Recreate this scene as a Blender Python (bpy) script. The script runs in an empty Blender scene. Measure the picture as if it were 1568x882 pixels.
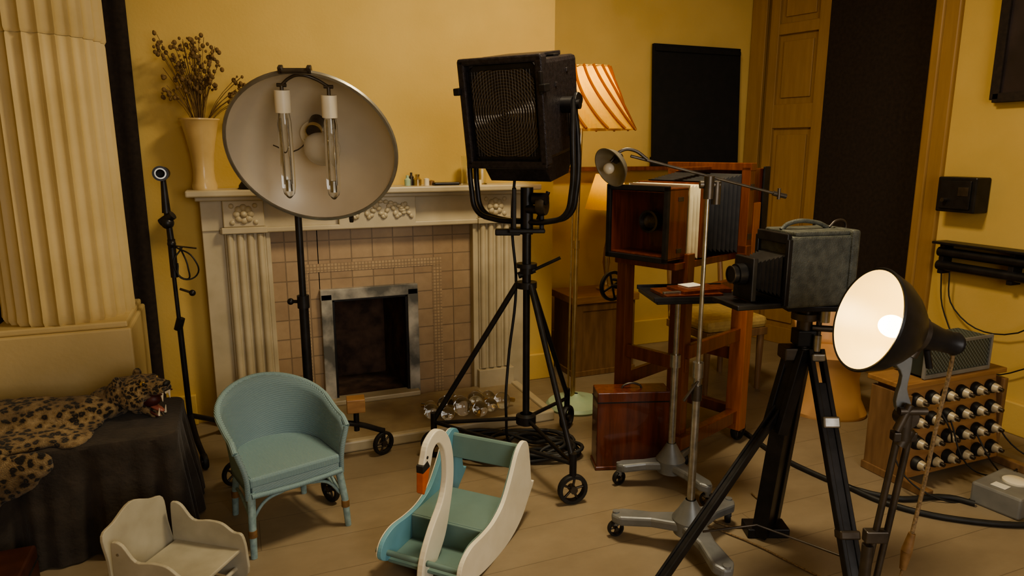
import bpy, bmesh, math, random
from mathutils import Matrix, Vector, Euler
random.seed(7)
R=math.radians
YAW=22.0
COL=bpy.context.scene.collection

# ---------------------------------------------------------------- materials
def _nt(name):
    m=bpy.data.materials.new(name); m.use_nodes=True
    nt=m.node_tree; b=nt.nodes['Principled BSDF']; return m,nt,b
def M(name,c1,c2=None,scale=8,rough=.6,metal=0,bump=0,stretch=(1,1,1),detail=5,bscale=None,trans=0,emis=None,estr=0,coat=0,sheen=0):
    m,nt,b=_nt(name); N=nt.nodes; L=nt.links
    if c2 is None: c2=tuple(x*.8 for x in c1)
    tc=N.new('ShaderNodeTexCoord'); mp=N.new('ShaderNodeMapping'); mp.inputs['Scale'].default_value=stretch
    L.new(tc.outputs['Object'],mp.inputs[0])
    n=N.new('ShaderNodeTexNoise'); n.inputs['Scale'].default_value=scale; n.inputs['Detail'].default_value=detail
    L.new(mp.outputs[0],n.inputs['Vector'])
    r=N.new('ShaderNodeValToRGB'); r.color_ramp.elements[0].position=.35; r.color_ramp.elements[1].position=.68
    r.color_ramp.elements[0].color=(*c2,1); r.color_ramp.elements[1].color=(*c1,1)
    L.new(n.outputs['Fac'],r.inputs[0]); L.new(r.outputs[0],b.inputs['Base Color'])
    b.inputs['Roughness'].default_value=rough; b.inputs['Metallic'].default_value=metal
    b.inputs['Transmission Weight'].default_value=trans; b.inputs['Coat Weight'].default_value=coat
    b.inputs['Sheen Weight'].default_value=sheen
    if emis: b.inputs['Emission Color'].default_value=(*emis,1); b.inputs['Emission Strength'].default_value=estr
    if bump:
        bp=N.new('ShaderNodeBump'); bp.inputs['Strength'].default_value=bump; bp.inputs['Distance'].default_value=.01
        if bscale:
            n2=N.new('ShaderNodeTexNoise'); n2.inputs['Scale'].default_value=bscale; L.new(mp.outputs[0],n2.inputs['Vector']); L.new(n2.outputs['Fac'],bp.inputs['Height'])
        else: L.new(n.outputs['Fac'],bp.inputs['Height'])
        L.new(bp.outputs[0],b.inputs['Normal'])
    return m
def brickmat(name,axes,c1,c2,cm,bw,bh,mortar=.004,offset=.5,rough=.6,nscale=6,nmix=.5,squash=1,bump=.3,lo=(.35,.33,.3)):
    m,nt,b=_nt(name); N=nt.nodes; L=nt.links
    tc=N.new('ShaderNodeTexCoord'); s=N.new('ShaderNodeSeparateXYZ'); c=N.new('ShaderNodeCombineXYZ')
    L.new(tc.outputs['Object'],s.inputs[0]); L.new(s.outputs[axes[0]],c.inputs[0]); L.new(s.outputs[axes[1]],c.inputs[1])
    br=N.new('ShaderNodeTexBrick'); br.inputs['Scale'].default_value=1; br.inputs['Brick Width'].default_value=bw; br.inputs['Row Height'].default_value=bh
    br.inputs['Mortar Size'].default_value=mortar; br.offset=offset; br.inputs['Mortar Smooth'].default_value=.2
    br.inputs['Color1'].default_value=(*c1,1); br.inputs['Color2'].default_value=(*c2,1); br.inputs['Mortar'].default_value=(*cm,1)
    L.new(c.outputs[0],br.inputs['Vector'])
    n=N.new('ShaderNodeTexNoise'); n.inputs['Scale'].default_value=nscale; n.inputs['Detail'].default_value=8; n.inputs['Roughness'].default_value=.65
    mp=N.new('ShaderNodeMapping'); L.new(tc.outputs['Object'],mp.inputs[0]); mp.inputs['Scale'].default_value=(1,1,1)
    if squash!=1: mp.inputs['Scale'].default_value=(1/squash,1,1)
    L.new(mp.outputs[0],n.inputs['Vector'])
    r=N.new('ShaderNodeValToRGB'); r.color_ramp.elements[0].position=.3; r.color_ramp.elements[1].position=.75
    r.color_ramp.elements[0].color=(*lo,1); r.color_ramp.elements[1].color=(1.0,1.0,1.0,1)
    L.new(n.outputs['Fac'],r.inputs[0])
    mx=N.new('ShaderNodeMix'); mx.data_type='RGBA'; mx.blend_type='MULTIPLY'; mx.inputs[0].default_value=nmix
    L.new(br.outputs['Color'],mx.inputs[6]); L.new(r.outputs[0],mx.inputs[7]); L.new(mx.outputs[2],b.inputs['Base Color'])
    b.inputs['Roughness'].default_value=rough
    bp=N.new('ShaderNodeBump'); bp.inputs['Strength'].default_value=bump; bp.inputs['Distance'].default_value=.004; bp.invert=True
    L.new(br.outputs['Fac'],bp.inputs['Height']); L.new(bp.outputs[0],b.inputs['Normal'])
    return m
def wavemat(name,c1,c2,scale,direction='X',rough=.6,bump=.6,dist=0,rings=False,metal=0,both=False):
    m,nt,b=_nt(name); N=nt.nodes; L=nt.links
    tc=N.new('ShaderNodeTexCoord')
    w=N.new('ShaderNodeTexWave'); w.inputs['Scale'].default_value=scale; w.inputs['Distortion'].default_value=dist
    if rings: w.wave_type='RINGS'; w.rings_direction=direction
    else: w.bands_direction=direction
    L.new(tc.outputs['Object'],w.inputs['Vector'])
    out=w.outputs['Fac']
    if both:
        w2=N.new('ShaderNodeTexWave'); w2.inputs['Scale'].default_value=scale; w2.bands_direction='DIAGONAL'
        L.new(tc.outputs['Object'],w2.inputs['Vector'])
        mm=N.new('ShaderNodeMath'); mm.operation='MULTIPLY'; L.new(w.outputs['Fac'],mm.inputs[0]); L.new(w2.outputs['Fac'],mm.inputs[1]); out=mm.outputs[0]
    r=N.new('ShaderNodeValToRGB'); r.color_ramp.elements[0].color=(*c2,1); r.color_ramp.elements[1].color=(*c1,1)
    L.new(out,r.inputs[0]); L.new(r.outputs[0],b.inputs['Base Color'])
    bp=N.new('ShaderNodeBump'); bp.inputs['Strength'].default_value=bump; bp.inputs['Distance'].default_value=.004
    L.new(out,bp.inputs['Height']); L.new(bp.outputs[0],b.inputs['Normal'])
    b.inputs['Roughness'].default_value=rough; b.inputs['Metallic'].default_value=metal
    return m
def leopardmat(name,sc):
    m,nt,b=_nt(name); N=nt.nodes; L=nt.links
    tc=N.new('ShaderNodeTexCoord'); n=N.new('ShaderNodeTexNoise'); n.inputs['Scale'].default_value=30; n.inputs['Detail'].default_value=4
    L.new(tc.outputs['Object'],n.inputs['Vector'])
    mx=N.new('ShaderNodeMix'); mx.data_type='VECTOR'; mx.inputs[0].default_value=.03
    L.new(tc.outputs['Object'],mx.inputs[4]); L.new(n.outputs['Color'],mx.inputs[5])
    v=N.new('ShaderNodeTexVoronoi'); v.inputs['Scale'].default_value=sc; L.new(mx.outputs[1],v.inputs['Vector'])
    r=N.new('ShaderNodeValToRGB'); e=r.color_ramp.elements
    e[0].position=0; e[0].color=(.13,.075,.03,1); e[1].position=.18; e[1].color=(.014,.010,.007,1)
    for p,c in((.38,(.014,.010,.007,1)),(.50,(.22,.145,.065,1)),(.95,(.38,.28,.15,1))):
        x=e.new(p); x.color=c
    L.new(v.outputs['Distance'],r.inputs[0])
    n3=N.new('ShaderNodeTexNoise'); n3.inputs['Scale'].default_value=7; L.new(tc.outputs['Object'],n3.inputs['Vector'])
    r3=N.new('ShaderNodeValToRGB'); r3.color_ramp.elements[0].position=.35; r3.color_ramp.elements[0].color=(.38,.34,.30,1); r3.color_ramp.elements[1].position=.65; r3.color_ramp.elements[1].color=(1,1,1,1)
    L.new(n3.outputs['Fac'],r3.inputs[0])
    mm=N.new('ShaderNodeMix'); mm.data_type='RGBA'; mm.blend_type='MULTIPLY'; mm.inputs[0].default_value=.9
    L.new(r.outputs[0],mm.inputs[6]); L.new(r3.outputs[0],mm.inputs[7]); L.new(mm.outputs[2],b.inputs['Base Color'])
    b.inputs['Roughness'].default_value=.9; b.inputs['Sheen Weight'].default_value=.15
    n2=N.new('ShaderNodeTexNoise'); n2.inputs['Scale'].default_value=220; L.new(tc.outputs['Object'],n2.inputs['Vector'])
    bp=N.new('ShaderNodeBump'); bp.inputs['Strength'].default_value=.9; bp.inputs['Distance'].default_value=.008
    L.new(n2.outputs['Fac'],bp.inputs['Height']); L.new(bp.outputs[0],b.inputs['Normal'])
    return m
def shademat(name,col,tcol):
    m=bpy.data.materials.new(name); m.use_nodes=True; nt=m.node_tree; N=nt.nodes; L=nt.links
    N.remove(N['Principled BSDF']); o=N['Material Output']
    n=N.new('ShaderNodeTexNoise'); n.inputs['Scale'].default_value=25
    r=N.new('ShaderNodeValToRGB'); r.color_ramp.elements[0].color=(*[c*.8 for c in tcol],1); r.color_ramp.elements[1].color=(*tcol,1)
    L.new(n.outputs['Fac'],r.inputs[0])
    d=N.new('ShaderNodeBsdfDiffuse'); d.inputs[0].default_value=(*col,1)
    t=N.new('ShaderNodeBsdfTranslucent'); L.new(r.outputs[0],t.inputs[0])
    mx=N.new('ShaderNodeMixShader'); mx.inputs[0].default_value=.6
    L.new(d.outputs[0],mx.inputs[1]); L.new(t.outputs[0],mx.inputs[2]); L.new(mx.outputs[0],o.inputs[0])
    return m

m_wall=M('wall_yellow_paint',(.64,.455,.150),(.58,.405,.125),2.5,.75,bump=.08,bscale=60)
m_ceil=M('ceiling_paint',(.6,.52,.38),(.55,.47,.33),3,.8)
m_floor=brickmat('worn_floorboards',(0,1),(.325,.258,.170),(.308,.243,.160),(.21,.165,.108),3.1,.24,.0020,.37,.5,3,.75,squash=1.6,bump=.08,lo=(.55,.53,.49))
m_col=M('column_cream_plaster',(.58,.455,.235),(.50,.385,.185),3,.6,bump=.1,bscale=40)
m_marble=M('mantel_marble',(.57,.495,.35),(.44,.375,.25),5,.4,bump=.05,detail=9)
m_tiles=brickmat('stone_tiles',(0,2),(.45,.325,.195),(.37,.26,.155),(.25,.18,.11),.125,.115,.004,0,.45,12,.45,lo=(.6,.56,.52))
m_mosaic=brickmat('mosaic_border',(0,2),(.48,.355,.215),(.41,.295,.175),(.29,.21,.13),.02,.02,.003,0,.5,20,.3,lo=(.6,.55,.5))
m_veined=M('veined_marble_dark',(.55,.52,.45),(.13,.13,.12),7,.18,detail=9)
m_soot=M('firebox_soot',(.14,.08,.05),(.05,.03,.02),12,.9,bump=.6)
m_hearth=M('hearth_stone',(.42,.34,.21),(.31,.24,.15),7,.5,detail=9)
m_dark=M('blackout_cloth',(.036,.024,.016),(.022,.015,.011),40,.95)
m_black=M('black_board',(.009,.008,.008),(.005,.005,.005),20,.9)
m_orwood=M('ochre_painted_wood',(.36,.215,.075),(.31,.18,.06),5,.5,stretch=(6,6,.6),bump=.06)
m_blackmet=M('black_enamel_metal',(.030,.028,.030),(.017,.017,.018),20,.38,.4,bump=.05)
m_crackle=M('black_crackle_metal',(.055,.048,.055),(.032,.028,.032),60,.35,.5,bump=.25,bscale=300)
m_leather=M('black_leatherette',(.115,.120,.098),(.060,.065,.055),30,.5,bump=.4,bscale=250)
m_steel=M('brushed_steel',(.48,.46,.42),(.32,.31,.28),30,.3,.9)
m_cast=M('grey_cast_iron_paint',(.25,.26,.265),(.18,.19,.19),12,.42,.4,bump=.1)
m_dull=M('dull_dark_steel',(.14,.12,.10),(.08,.07,.06),16,.4,.8)
m_brass=M('brass',(.66,.52,.29),(.50,.38,.2),20,.25,.9)
m_reflin=M('reflector_inside',(.66,.585,.46),(.57,.50,.39),3,.42,.15)
m_reflout=M('reflector_rim_grey',(.36,.34,.28),(.25,.23,.19),10,.35,.6)
m_ceramic=M('white_ceramic',(.80,.74,.60),(.72,.66,.52),8,.35)
m_sock=M('aged_porcelain',(.58,.50,.35),(.42,.35,.23),14,.35)
m_vase=M('vase_cream_glaze',(.70,.53,.28),(.62,.46,.23),8,.3,coat=.3)
m_glass=M('clear_glass',(.95,.97,.96),(.95,.97,.96),5,.03,trans=1)
m_frost=M('frosted_glass',(.78,.72,.60),(.72,.66,.54),5,.25,trans=.35)
m_stem=M('dried_flowers',(.24,.15,.06),(.13,.08,.035),60,.9)
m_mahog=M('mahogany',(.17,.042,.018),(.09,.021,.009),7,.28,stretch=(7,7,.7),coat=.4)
m_mahogl=M('lit_mahogany',(.42,.14,.035),(.30,.09,.022),7,.3,stretch=(7,7,.7),coat=.3)  # brighter orange copy of the mahogany, light on the post put into its colour
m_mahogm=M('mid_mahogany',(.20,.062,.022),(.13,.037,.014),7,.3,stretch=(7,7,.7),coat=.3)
m_brown=M('brown_wood',(.25,.145,.07),(.17,.095,.045),7,.4,stretch=(5,5,.7))
m_pine=M('honey_wood',(.38,.21,.09),(.28,.145,.06),7,.4,stretch=(.8,6,6))
m_loom=wavemat('woven_loom_blue',(.30,.42,.45),(.16,.245,.275),60,'Z',.6,.7)
m_loomseat=wavemat('woven_loom_seat',(.31,.44,.46),(.19,.295,.325),60,'X',.6,.6)
m_loomleg=M('painted_cane_blue',(.29,.40,.41),(.19,.28,.29),40,.5,bump=.2)
m_brownwrap=M('cane_foot',(.28,.16,.07),(.18,.10,.04),30,.5)
m_swanw=M('swan_white_paint',(.84,.80,.66),(.76,.71,.57),8,.45,bump=.05)
m_teal=M('swan_teal_paint',(.17,.265,.25),(.135,.215,.20),5,.45)
m_blue=M('swan_blue_paint',(.19,.42,.52),(.14,.34,.43),5,.45)
m_orange=M('beak_orange',(.58,.15,.04),(.46,.11,.03),20,.4)
m_chairw=M('white_painted_wood',(.46,.43,.34),(.36,.33,.25),8,.5,bump=.08)
m_cloth=M('dark_drape_cloth',(.045,.034,.025),(.024,.018,.014),14,.9,bump=.3,bscale=60,sheen=.1)
m_leop=leopardmat('leopard_fur',42)
m_leoph=leopardmat('leopard_head_fur',75)
m_tongue=M('tongue_pink',(.36,.12,.09),(.26,.08,.06),20,.4)
m_mouth=M('mouth_dark',(.10,.02,.015),(.05,.012,.01),20,.5)
m_tooth=M('teeth_ivory',(.75,.68,.5),(.7,.6,.45),20,.3)
m_peach=M('peach_plastic',(.70,.42,.20),(.62,.36,.17),4,.35)
m_yellow=M('yellow_fabric',(.50,.36,.13),(.40,.28,.10),30,.8)
m_green=M('pale_green_enamel',(.42,.55,.40),(.34,.47,.33),6,.4)
m_rubber=M('black_rubber',(.02,.02,.02),(.012,.012,.012),20,.55)
m_bell=M('bellows_black',(.025,.022,.022),(.012,.012,.012),20,.6)
m_cream=M('cream_bellows',(.85,.76,.50),(.76,.67,.42),20,.6)
m_greybox=M('grey_metal_box',(.27,.27,.25),(.20,.20,.19),8,.5,.2)
m_paper=M('paper_white',(.75,.73,.66),(.7,.68,.6),10,.6)
m_shade=shademat('pleated_shade_fabric',(.68,.42,.09),(.95,.58,.07))
m_shade2=shademat('pleat_overlap_shading',(.50,.22,.03),(.60,.20,.015))  # orange shading of the overlapping pleats, put into a darker colour
m_bulb=M('lamp_filament_glow',(1,.9,.6),(1,.9,.6),5,.4,emis=(1,.78,.38),estr=14)
m_bulb2=M('lamp_bulb_glow',(1,.8,.5),(1,.8,.5),5,.4,emis=(1,.72,.28),estr=8)
m_reflit=M('enamel_reflector_inside',(.78,.64,.34),(.70,.56,.28),5,.3)
m_lens=wavemat('fresnel_lens_glass',(.155,.120,.072),(.060,.045,.029),26,'Z',.16,1.0,rings=True,metal=.4)
m_pic=M('dark_picture',(.045,.032,.035),(.02,.015,.017),5,.4)
m_cord=M('twisted_cord_tan',(.30,.20,.10),(.13,.085,.04),150,.8)
m_greencab=wavemat('perforated_green_metal',(.30,.36,.33),(.05,.06,.05),30,'X',.5,.8,metal=.3,both=True)

# ---------------------------------------------------------------- helpers
def fin(name,me,mat,parent,mtx=None,bevel=0,smooth=True,mods=()):
    if mat: me.materials.append(mat)
    if smooth:
        for p in me.polygons: p.use_smooth=True
        try: me.set_sharp_from_angle(angle=R(38))
        except Exception: pass
    o=bpy.data.objects.new(name,me); COL.objects.link(o)
    if parent is not None: o.parent=parent
    if mtx is not None: o.matrix_local=mtx
    if bevel:
        b=o.modifiers.new('bevel','BEVEL'); b.width=bevel; b.segments=2; b.limit_method='ANGLE'
    return o
def empty(name,loc=(0,0,0),rot=(0,0,0),parent=None,sc=1):
    e=bpy.data.objects.new(name,None); e.empty_display_size=.1; COL.objects.link(e)
    if parent is not None: e.parent=parent
    e.location=loc; e.rotation_euler=rot; e.scale=(sc,sc,sc); return e
def W(X,Y):
    c,s=math.cos(R(YAW)),math.sin(R(YAW)); return (X*c+Y*s,-X*s+Y*c)
def place(name,X,Y,rot=0,z=0,sc=1):
    x,y=W(X,Y); return empty(name,(x,y,z),(0,0,R(rot-YAW)),sc=sc)
def bm_me(bm):
    me=bpy.data.meshes.new('m'); bmesh.ops.recalc_face_normals(bm,faces=bm.faces); bm.to_mesh(me); bm.free(); return me
def rotm(r): return Euler([R(a) for a in r]).to_matrix().to_4x4()
def boxes(g,name,L,mat,bevel=.004):
    bm=bmesh.new()
    for it in L:
        c,s=it[0],it[1]; r=it[2] if len(it)>2 else (0,0,0)
        bmesh.ops.create_cube(bm,size=1,matrix=Matrix.Translation(c)@rotm(r)@Matrix.Diagonal((*s,1)))
    return fin(name,bm_me(bm),mat,g,bevel=bevel,smooth=False)
def box(g,name,c,s,mat,rot=(0,0,0),bevel=.004): return boxes(g,name,[(c,s,rot)],mat,bevel)
def bx(g,name,x0,x1,y0,y1,z0,z1,mat,bevel=.004): return box(g,name,((x0+x1)/2,(y0+y1)/2,(z0+z1)/2),(x1-x0,y1-y0,z1-z0),mat,bevel=bevel)
def orient(p,d):
    q=Vector(d).to_track_quat('Z','Y'); return Matrix.Translation(p)@q.to_matrix().to_4x4()
def cyls(g,name,L,mat,seg=20,bevel=0):
    bm=bmesh.new()
    for it in L:
        p1,p2=Vector(it[0]),Vector(it[1]); r1=it[2]; r2=it[3] if len(it)>3 else r1
        d=p2-p1
        bmesh.ops.create_cone(bm,cap_ends=True,segments=seg,radius1=r1,radius2=r2,depth=d.length,matrix=orient((p1+p2)/2,d))
    return fin(name,bm_me(bm),mat,g,bevel=bevel)
def cyl(g,name,p1,p2,r,mat,r2=None,seg=24): return cyls(g,name,[(p1,p2,r,r if r2 is None else r2)],mat,seg)
def balls(g,name,L,mat,seg=16):
    bm=bmesh.new()
    for it in L:
        c,r=it[0],it[1]
        if not hasattr(r,'__len__'): r=(r,r,r)
        rt=it[2] if len(it)>2 else (0,0,0)
        bmesh.ops.create_uvsphere(bm,u_segments=seg,v_segments=max(6,seg*2//3),radius=1,matrix=Matrix.Translation(c)@rotm(rt)@Matrix.Diagonal((*r,1)))
    return fin(name,bm_me(bm),mat,g)
def blob(g,name,L,mat,voxel=.008,sm=6,disp=0):
    o=balls(g,name,L,mat,24)
    r=o.modifiers.new('remesh','REMESH'); r.mode='VOXEL'; r.voxel_size=voxel; r.use_smooth_shade=True
    s=o.modifiers.new('smooth','SMOOTH'); s.iterations=sm; s.factor=.6
    if disp:
        t=bpy.data.textures.new(name+'_clouds','CLOUDS'); t.noise_scale=.07
        d=o.modifiers.new('disp','DISPLACE'); d.texture=t; d.strength=disp; d.mid_level=.5
    return o
def tube(g,name,splines,r,mat,smooth=True,cyclic=False,res=6):
    if not hasattr(splines[0][0],'__len__'): splines=[splines]
    cu=bpy.data.curves.new(name,'CURVE'); cu.dimensions='3D'; cu.bevel_depth=r; cu.bevel_resolution=3; cu.resolution_u=res; cu.use_fill_caps=True
    for pts in splines:
        if smooth:
            sp=cu.splines.new('BEZIER'); sp.bezier_points.add(len(pts)-1)
            for b,p in zip(sp.bezier_points,pts): b.co=p; b.handle_left_type=b.handle_right_type='AUTO'
        else:
            sp=cu.splines.new('POLY'); sp.points.add(len(pts)-1)
            for b,p in zip(sp.points,pts): b.co=(*p,1)
        sp.use_cyclic_u=cyclic
    cu.materials.append(mat)
    o=bpy.data.objects.new(name,cu); COL.objects.link(o)
    if g is not None: o.parent=g
    return o
def lathe(g,name,prof,mat,p=(0,0,0),d=(0,0,1),seg=48,rfun=None):
    bm=bmesh.new(); rings=[]
    for j,(r,z) in enumerate(prof):
        ring=[]
        for i in range(seg):
            a=2*math.pi*i/seg; rr=max(r,1e-4)
            if rfun: rr=rr*rfun(a,j/(len(prof)-1))
            ring.append(bm.verts.new((rr*math.cos(a),rr*math.sin(a),z)))
        rings.append(ring)
    for a,b in zip(rings,rings[1:]):
        for i in range(seg): bm.faces.new((a[i],a[(i+1)%seg],b[(i+1)%seg],b[i]))
    bmesh.ops.remove_doubles(bm,verts=bm.verts,dist=2e-4)
    me=bpy.data.meshes.new('m'); bmesh.ops.recalc_face_normals(bm,faces=bm.faces); bm.to_mesh(me); bm.free()
    return fin(name,me,mat,g,mtx=orient(p,d))
def plate(g,name,pts,th,mat,mtx=None,bevel=.003):
    bm=bmesh.new(); vs=[bm.verts.new((x,y,-th/2)) for x,y in pts]; f=bm.faces.new(vs)
    r=bmesh.ops.extrude_face_region(bm,geom=[f]); 
    bmesh.ops.translate(bm,vec=(0,0,th),verts=[v for v in r['geom'] if isinstance(v,bmesh.types.BMVert)])
    return fin(name,bm_me(bm),mat,g,mtx=mtx,bevel=bevel,smooth=False)
M_YZ=Matrix(((0,0,1,0),(1,0,0,0),(0,1,0,0),(0,0,0,1)))
M_XZ=Matrix(((1,0,0,0),(0,0,-1,0),(0,1,0,0),(0,0,0,1)))
def T(x,y,z): return Matrix.Translation((x,y,z))
def smoothpoly(pts,n=6):
    out=[]; N=len(pts)
    for i in range(N):
        p0,p1,p2,p3=[Vector(pts[(i+k)%N]) for k in(-1,0,1,2)]
        for j in range(n):
            t=j/n; v=.5*((2*p1)+(-p0+p2)*t+(2*p0-5*p1+4*p2-p3)*t*t+(-p0+3*p1-3*p2+p3)*t**3); out.append((v.x,v.y))
    return out
def wheel(g,name,c,ax,r=.055,w=.022):
    ax=Vector(ax).normalized()
    lathe(g,name+'_tyre',[(r*.74,-w/2),(r*.95,-w/2),(r,-w/4),(r,w/4),(r*.95,w/2),(r*.74,w/2),(r*.74,-w/2)],m_rubber,c,ax,28)
    t=ax.orthogonal().normalized(); b=ax.cross(t); L=[(Vector(c)-ax*w*.7,Vector(c)+ax*w*.7,r*.25)]
    for k in range(5):
        a=k*2*math.pi/5; dd=t*math.cos(a)+b*math.sin(a); L.append((Vector(c)+dd*r*.1,Vector(c)+dd*r*.8,r*.08))
    cyls(g,name+'_spokes',L,m_dull,10)

# ---------------------------------------------------------------- room shell
CH=3.3
bx(None,'floor',-1.8,4.3,-1.9,4.75,-.1,0,m_floor,0)
bx(None,'ceiling',-1.8,4.3,-1.9,4.75,CH,CH+.1,m_ceil,0)
boxes(None,'wall_back',[((-.69,4.4,CH/2),(2.22,.5,CH)),((1.495,4.4,CH/2),(.95,.5,CH)),((.72,4.4,(CH+.7)/2),(.6,.5,CH-.7))],m_wall,0)
bx(None,'wall_alcove',1.97,4.3,4.62,4.75,0,CH,m_wall,0)
bx(None,'wall_left',-1.8,-1.7,-1.9,4.75,0,CH,m_wall,0)
bx(None,'wall_right',3.95,4.25,-1.9,2.88,0,CH,m_wall,0)
boxes(None,'wall_front',[((-.95,-1.85,CH/2),(1.7,.1,CH)),((3.15,-1.85,CH/2),(2.3,.1,CH)),((.95,-1.85,.45),(2.1,.1,.9)),((.95,-1.85,3.05),(2.1,.1,.5))],m_wall,0)
g=empty('window_1',(.95,-1.83,1.85))
boxes(g,'sash_frame',[((x,0,0),(.05,.05,1.9)) for x in(-1.03,-.35,.35,1.03)]+[((0,0,z),(2.1,.05,.05)) for z in(-.93,-.3,.3,.93)],m_ceramic)
bx(None,'window_2_blackout_blind',4.10,4.14,3.15,4.0,.35,CH,m_dark,0)
g=empty('window_2',(0,0,0))
bx(g,'apron_below',4.08,4.16,3.12,4.03,0,.36,m_orwood)
def slab(g,name,x0,y0,x1,y1,z0,z1,th,mat,off=0,bevel=.004,s0=0,s1=1):
    a=Vector((x0,y0,0)); b=Vector((x1,y1,0)); d=(b-a); n=Vector((-d.y,d.x,0)).normalized()
    p=a+d*(s0+s1)/2+n*off; L=d.length*(s1-s0)
    return box(g,name,(p.x,p.y,(z0+z1)/2),(L,th,z1-z0),mat,(0,0,math.degrees(math.atan2(d.y,d.x))),bevel)
sx0,sy0,sx1,sy1=3.95,4.62,4.12,4.0
slab(g,'shutter_back',sx0,sy0,sx1,sy1,0,CH,.03,m_orwood,.03)
for i,(a,b) in enumerate([(0,.20),(.24,.36),(.86,1.0)]): slab(g,f'shutter_stile_{i}',sx0,sy0,sx1,sy1,0,CH,.035,m_orwood,0 if i else -.02,s0=a,s1=b)
for i,(z0,z1) in enumerate([(0,.14),(.62,.8),(1.72,1.90),(2.42,2.5),(3.1,3.3)]): slab(g,f'shutter_rail_{i}',sx0,sy0,sx1,sy1,z0,z1,.033,m_orwood,0,s0=.3,s1=.9)
for i,(z0,z1) in enumerate([(.18,.58),(.85,1.67),(1.95,2.37),(2.55,3.05)]): slab(g,f'shutter_panel_{i}',sx0,sy0,sx1,sy1,z0,z1,.03,m_orwood,.015,s0=.42,s1=.80)
slab(g,'jamb_right',4.12,3.15,3.96,3.02,0,CH,.03,m_orwood)
bx(g,'architrave_right',3.92,3.97,2.88,3.03,0,CH,m_orwood,.01)
bx(g,'architrave_bead',3.905,3.93,2.97,3.03,0,CH,m_orwood,.01)
boxes(None,'baseboard_back',[((-.99,4.135,.09),(1.42,.03,.18)),((1.87,4.135,.09),(.22,.03,.18))],m_wall,.006)
bx(None,'baseboard_alcove',1.97,3.93,4.59,4.62,0,.2,m_wall,.006)
bx(None,'baseboard_right',3.92,3.95,-1.8,2.87,0,.18,m_wall,.006)
bx(None,'trim_alcove_shelf',1.99,3.93,4.50,4.62,1.40,1.43,m_mahogm,.004)

# ---------------------------------------------------------------- column + curtain
g=empty('fluted_column',(-.76,3.77,0))
box(g,'plinth_block',(0,0,.375),(.56,.56,.75),m_col,bevel=.01)
box(g,'plinth_step',(0,0,.765),(.53,.53,.03),m_col,bevel=.008)
def fl(a,t): 
    k=(a*28/(2*math.pi))%1; s=abs(k-.5)*2
    return 1-.075*math.sqrt(max(0,1-(s/.86)**2)) if s<.86 else 1
lathe(g,'shaft_lower',[(.262,.78),(.272,.80),(.270,.84),(.264,2.02),(.258,2.03)],m_col,seg=28*12,rfun=fl)
lathe(g,'shaft_upper',[(.262,2.03),(.270,2.045),(.264,CH)],m_col,seg=28*12,rfun=fl)
lathe(g,'joint_core',[(.240,.78),(.240,CH)],m_col)
def drapeplane(g,name,x0,x1,y,z0,z1,mat,amp=.02,n=60,waves=9):
    bm=bmesh.new(); rows=[]
    for z in(z0,z1): rows.append([bm.verts.new((x0+(x1-x0)*i/n,y+amp*math.sin(i/n*waves*6.28),z)) for i in range(n+1)])
    for i in range(n): bm.faces.new((rows[0][i],rows[0][i+1],rows[1][i+1],rows[1][i]))
    return fin(name,bm_me(bm),mat,g)
drapeplane(None,'blackout_curtain',-1.65,-.43,4.11,.0,CH,m_dark,.012)

# ---------------------------------------------------------------- fireplace
g=empty('fireplace',(0,0,0))
bx(g,'backing_left',-.17,.17,4.04,4.149,0,1.14,m_marble)
bx(g,'backing_right',1.37,1.73,4.04,4.149,0,1.14,m_marble)
bx(g,'frieze',-.17,1.73,4.03,4.149,1.12,1.30,m_marble)
bx(g,'frieze_centre',.55,1.0,4.00,4.05,1.125,1.29,m_marble)
bx(g,'architrave',-.08,1.64,4.00,4.06,1.105,1.135,m_marble,.006)
bx(g,'cornice_lower',-.19,1.74,3.97,4.149,1.285,1.31,m_marble,.006)
bx(g,'mantel_shelf',-.23,1.78,3.91,4.149,1.31,1.345,m_marble,.008)
for s,x0,x1 in(('left',-.06,.15),('right',1.40,1.61)):
    bx(g,f'pilaster_{s}_base',x0-.015,x1+.015,3.985,4.06,0,.16,m_marble)
    L=[]
    n=4; wdt=(x1-x0)/n
    bx(g,f'pilaster_{s}_core',x0,x1,4.02,4.06,.16,1.11,m_marble)
    for i in range(n):
        L.append(((x0+wdt*(i+.5),4.018,.17),(x0+wdt*(i+.5),4.018,1.10),wdt*.36))
    cyls(g,f'pilaster_{s}_reeds',L,m_marble,16)
    bx(g,f'pilaster_{s}_capital',x0-.012,x1+.012,3.985,4.06,1.105,1.14,m_marble,.005)
    bx(g,f'pilaster_{s}_block',x0,x1,4.0,4.06,1.14,1.285,m_marble,.005)
    c=(x0+x1)/2
    balls(g,f'pilaster_{s}_rosette',[((c+.035*math.cos(a),3.998,1.21+.035*math.sin(a)),(.02,.012,.02)) for a in [k*math.pi/4 for k in range(8)]]+[((c,3.995,1.21),.02)]+[((c+sx*.06,3.998,1.21+sz*.045),(.014,.008,.014)) for sx in(-1,1) for sz in(-1,1)],m_marble,10)
bx(g,'inner_slip_left',.15,.175,4.03,4.10,0,1.12,m_marble); bx(g,'inner_slip_right',1.365,1.40,4.03,4.10,0,1.12,m_marble)
orn=[]
for k in range(34):
    x=.58+.39*k/33; orn.append(((x,3.998,1.205+.035*math.sin(k*.9)),(.018,.012,.014),(0,k*40,0)))
for k in range(16):
    a=k/15*math.pi; orn.append(((.775+.15*math.cos(a),3.995,1.19+.07*math.sin(a)),(.016,.012,.012)))
balls(g,'frieze_carving',orn,m_marble,10)
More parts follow.
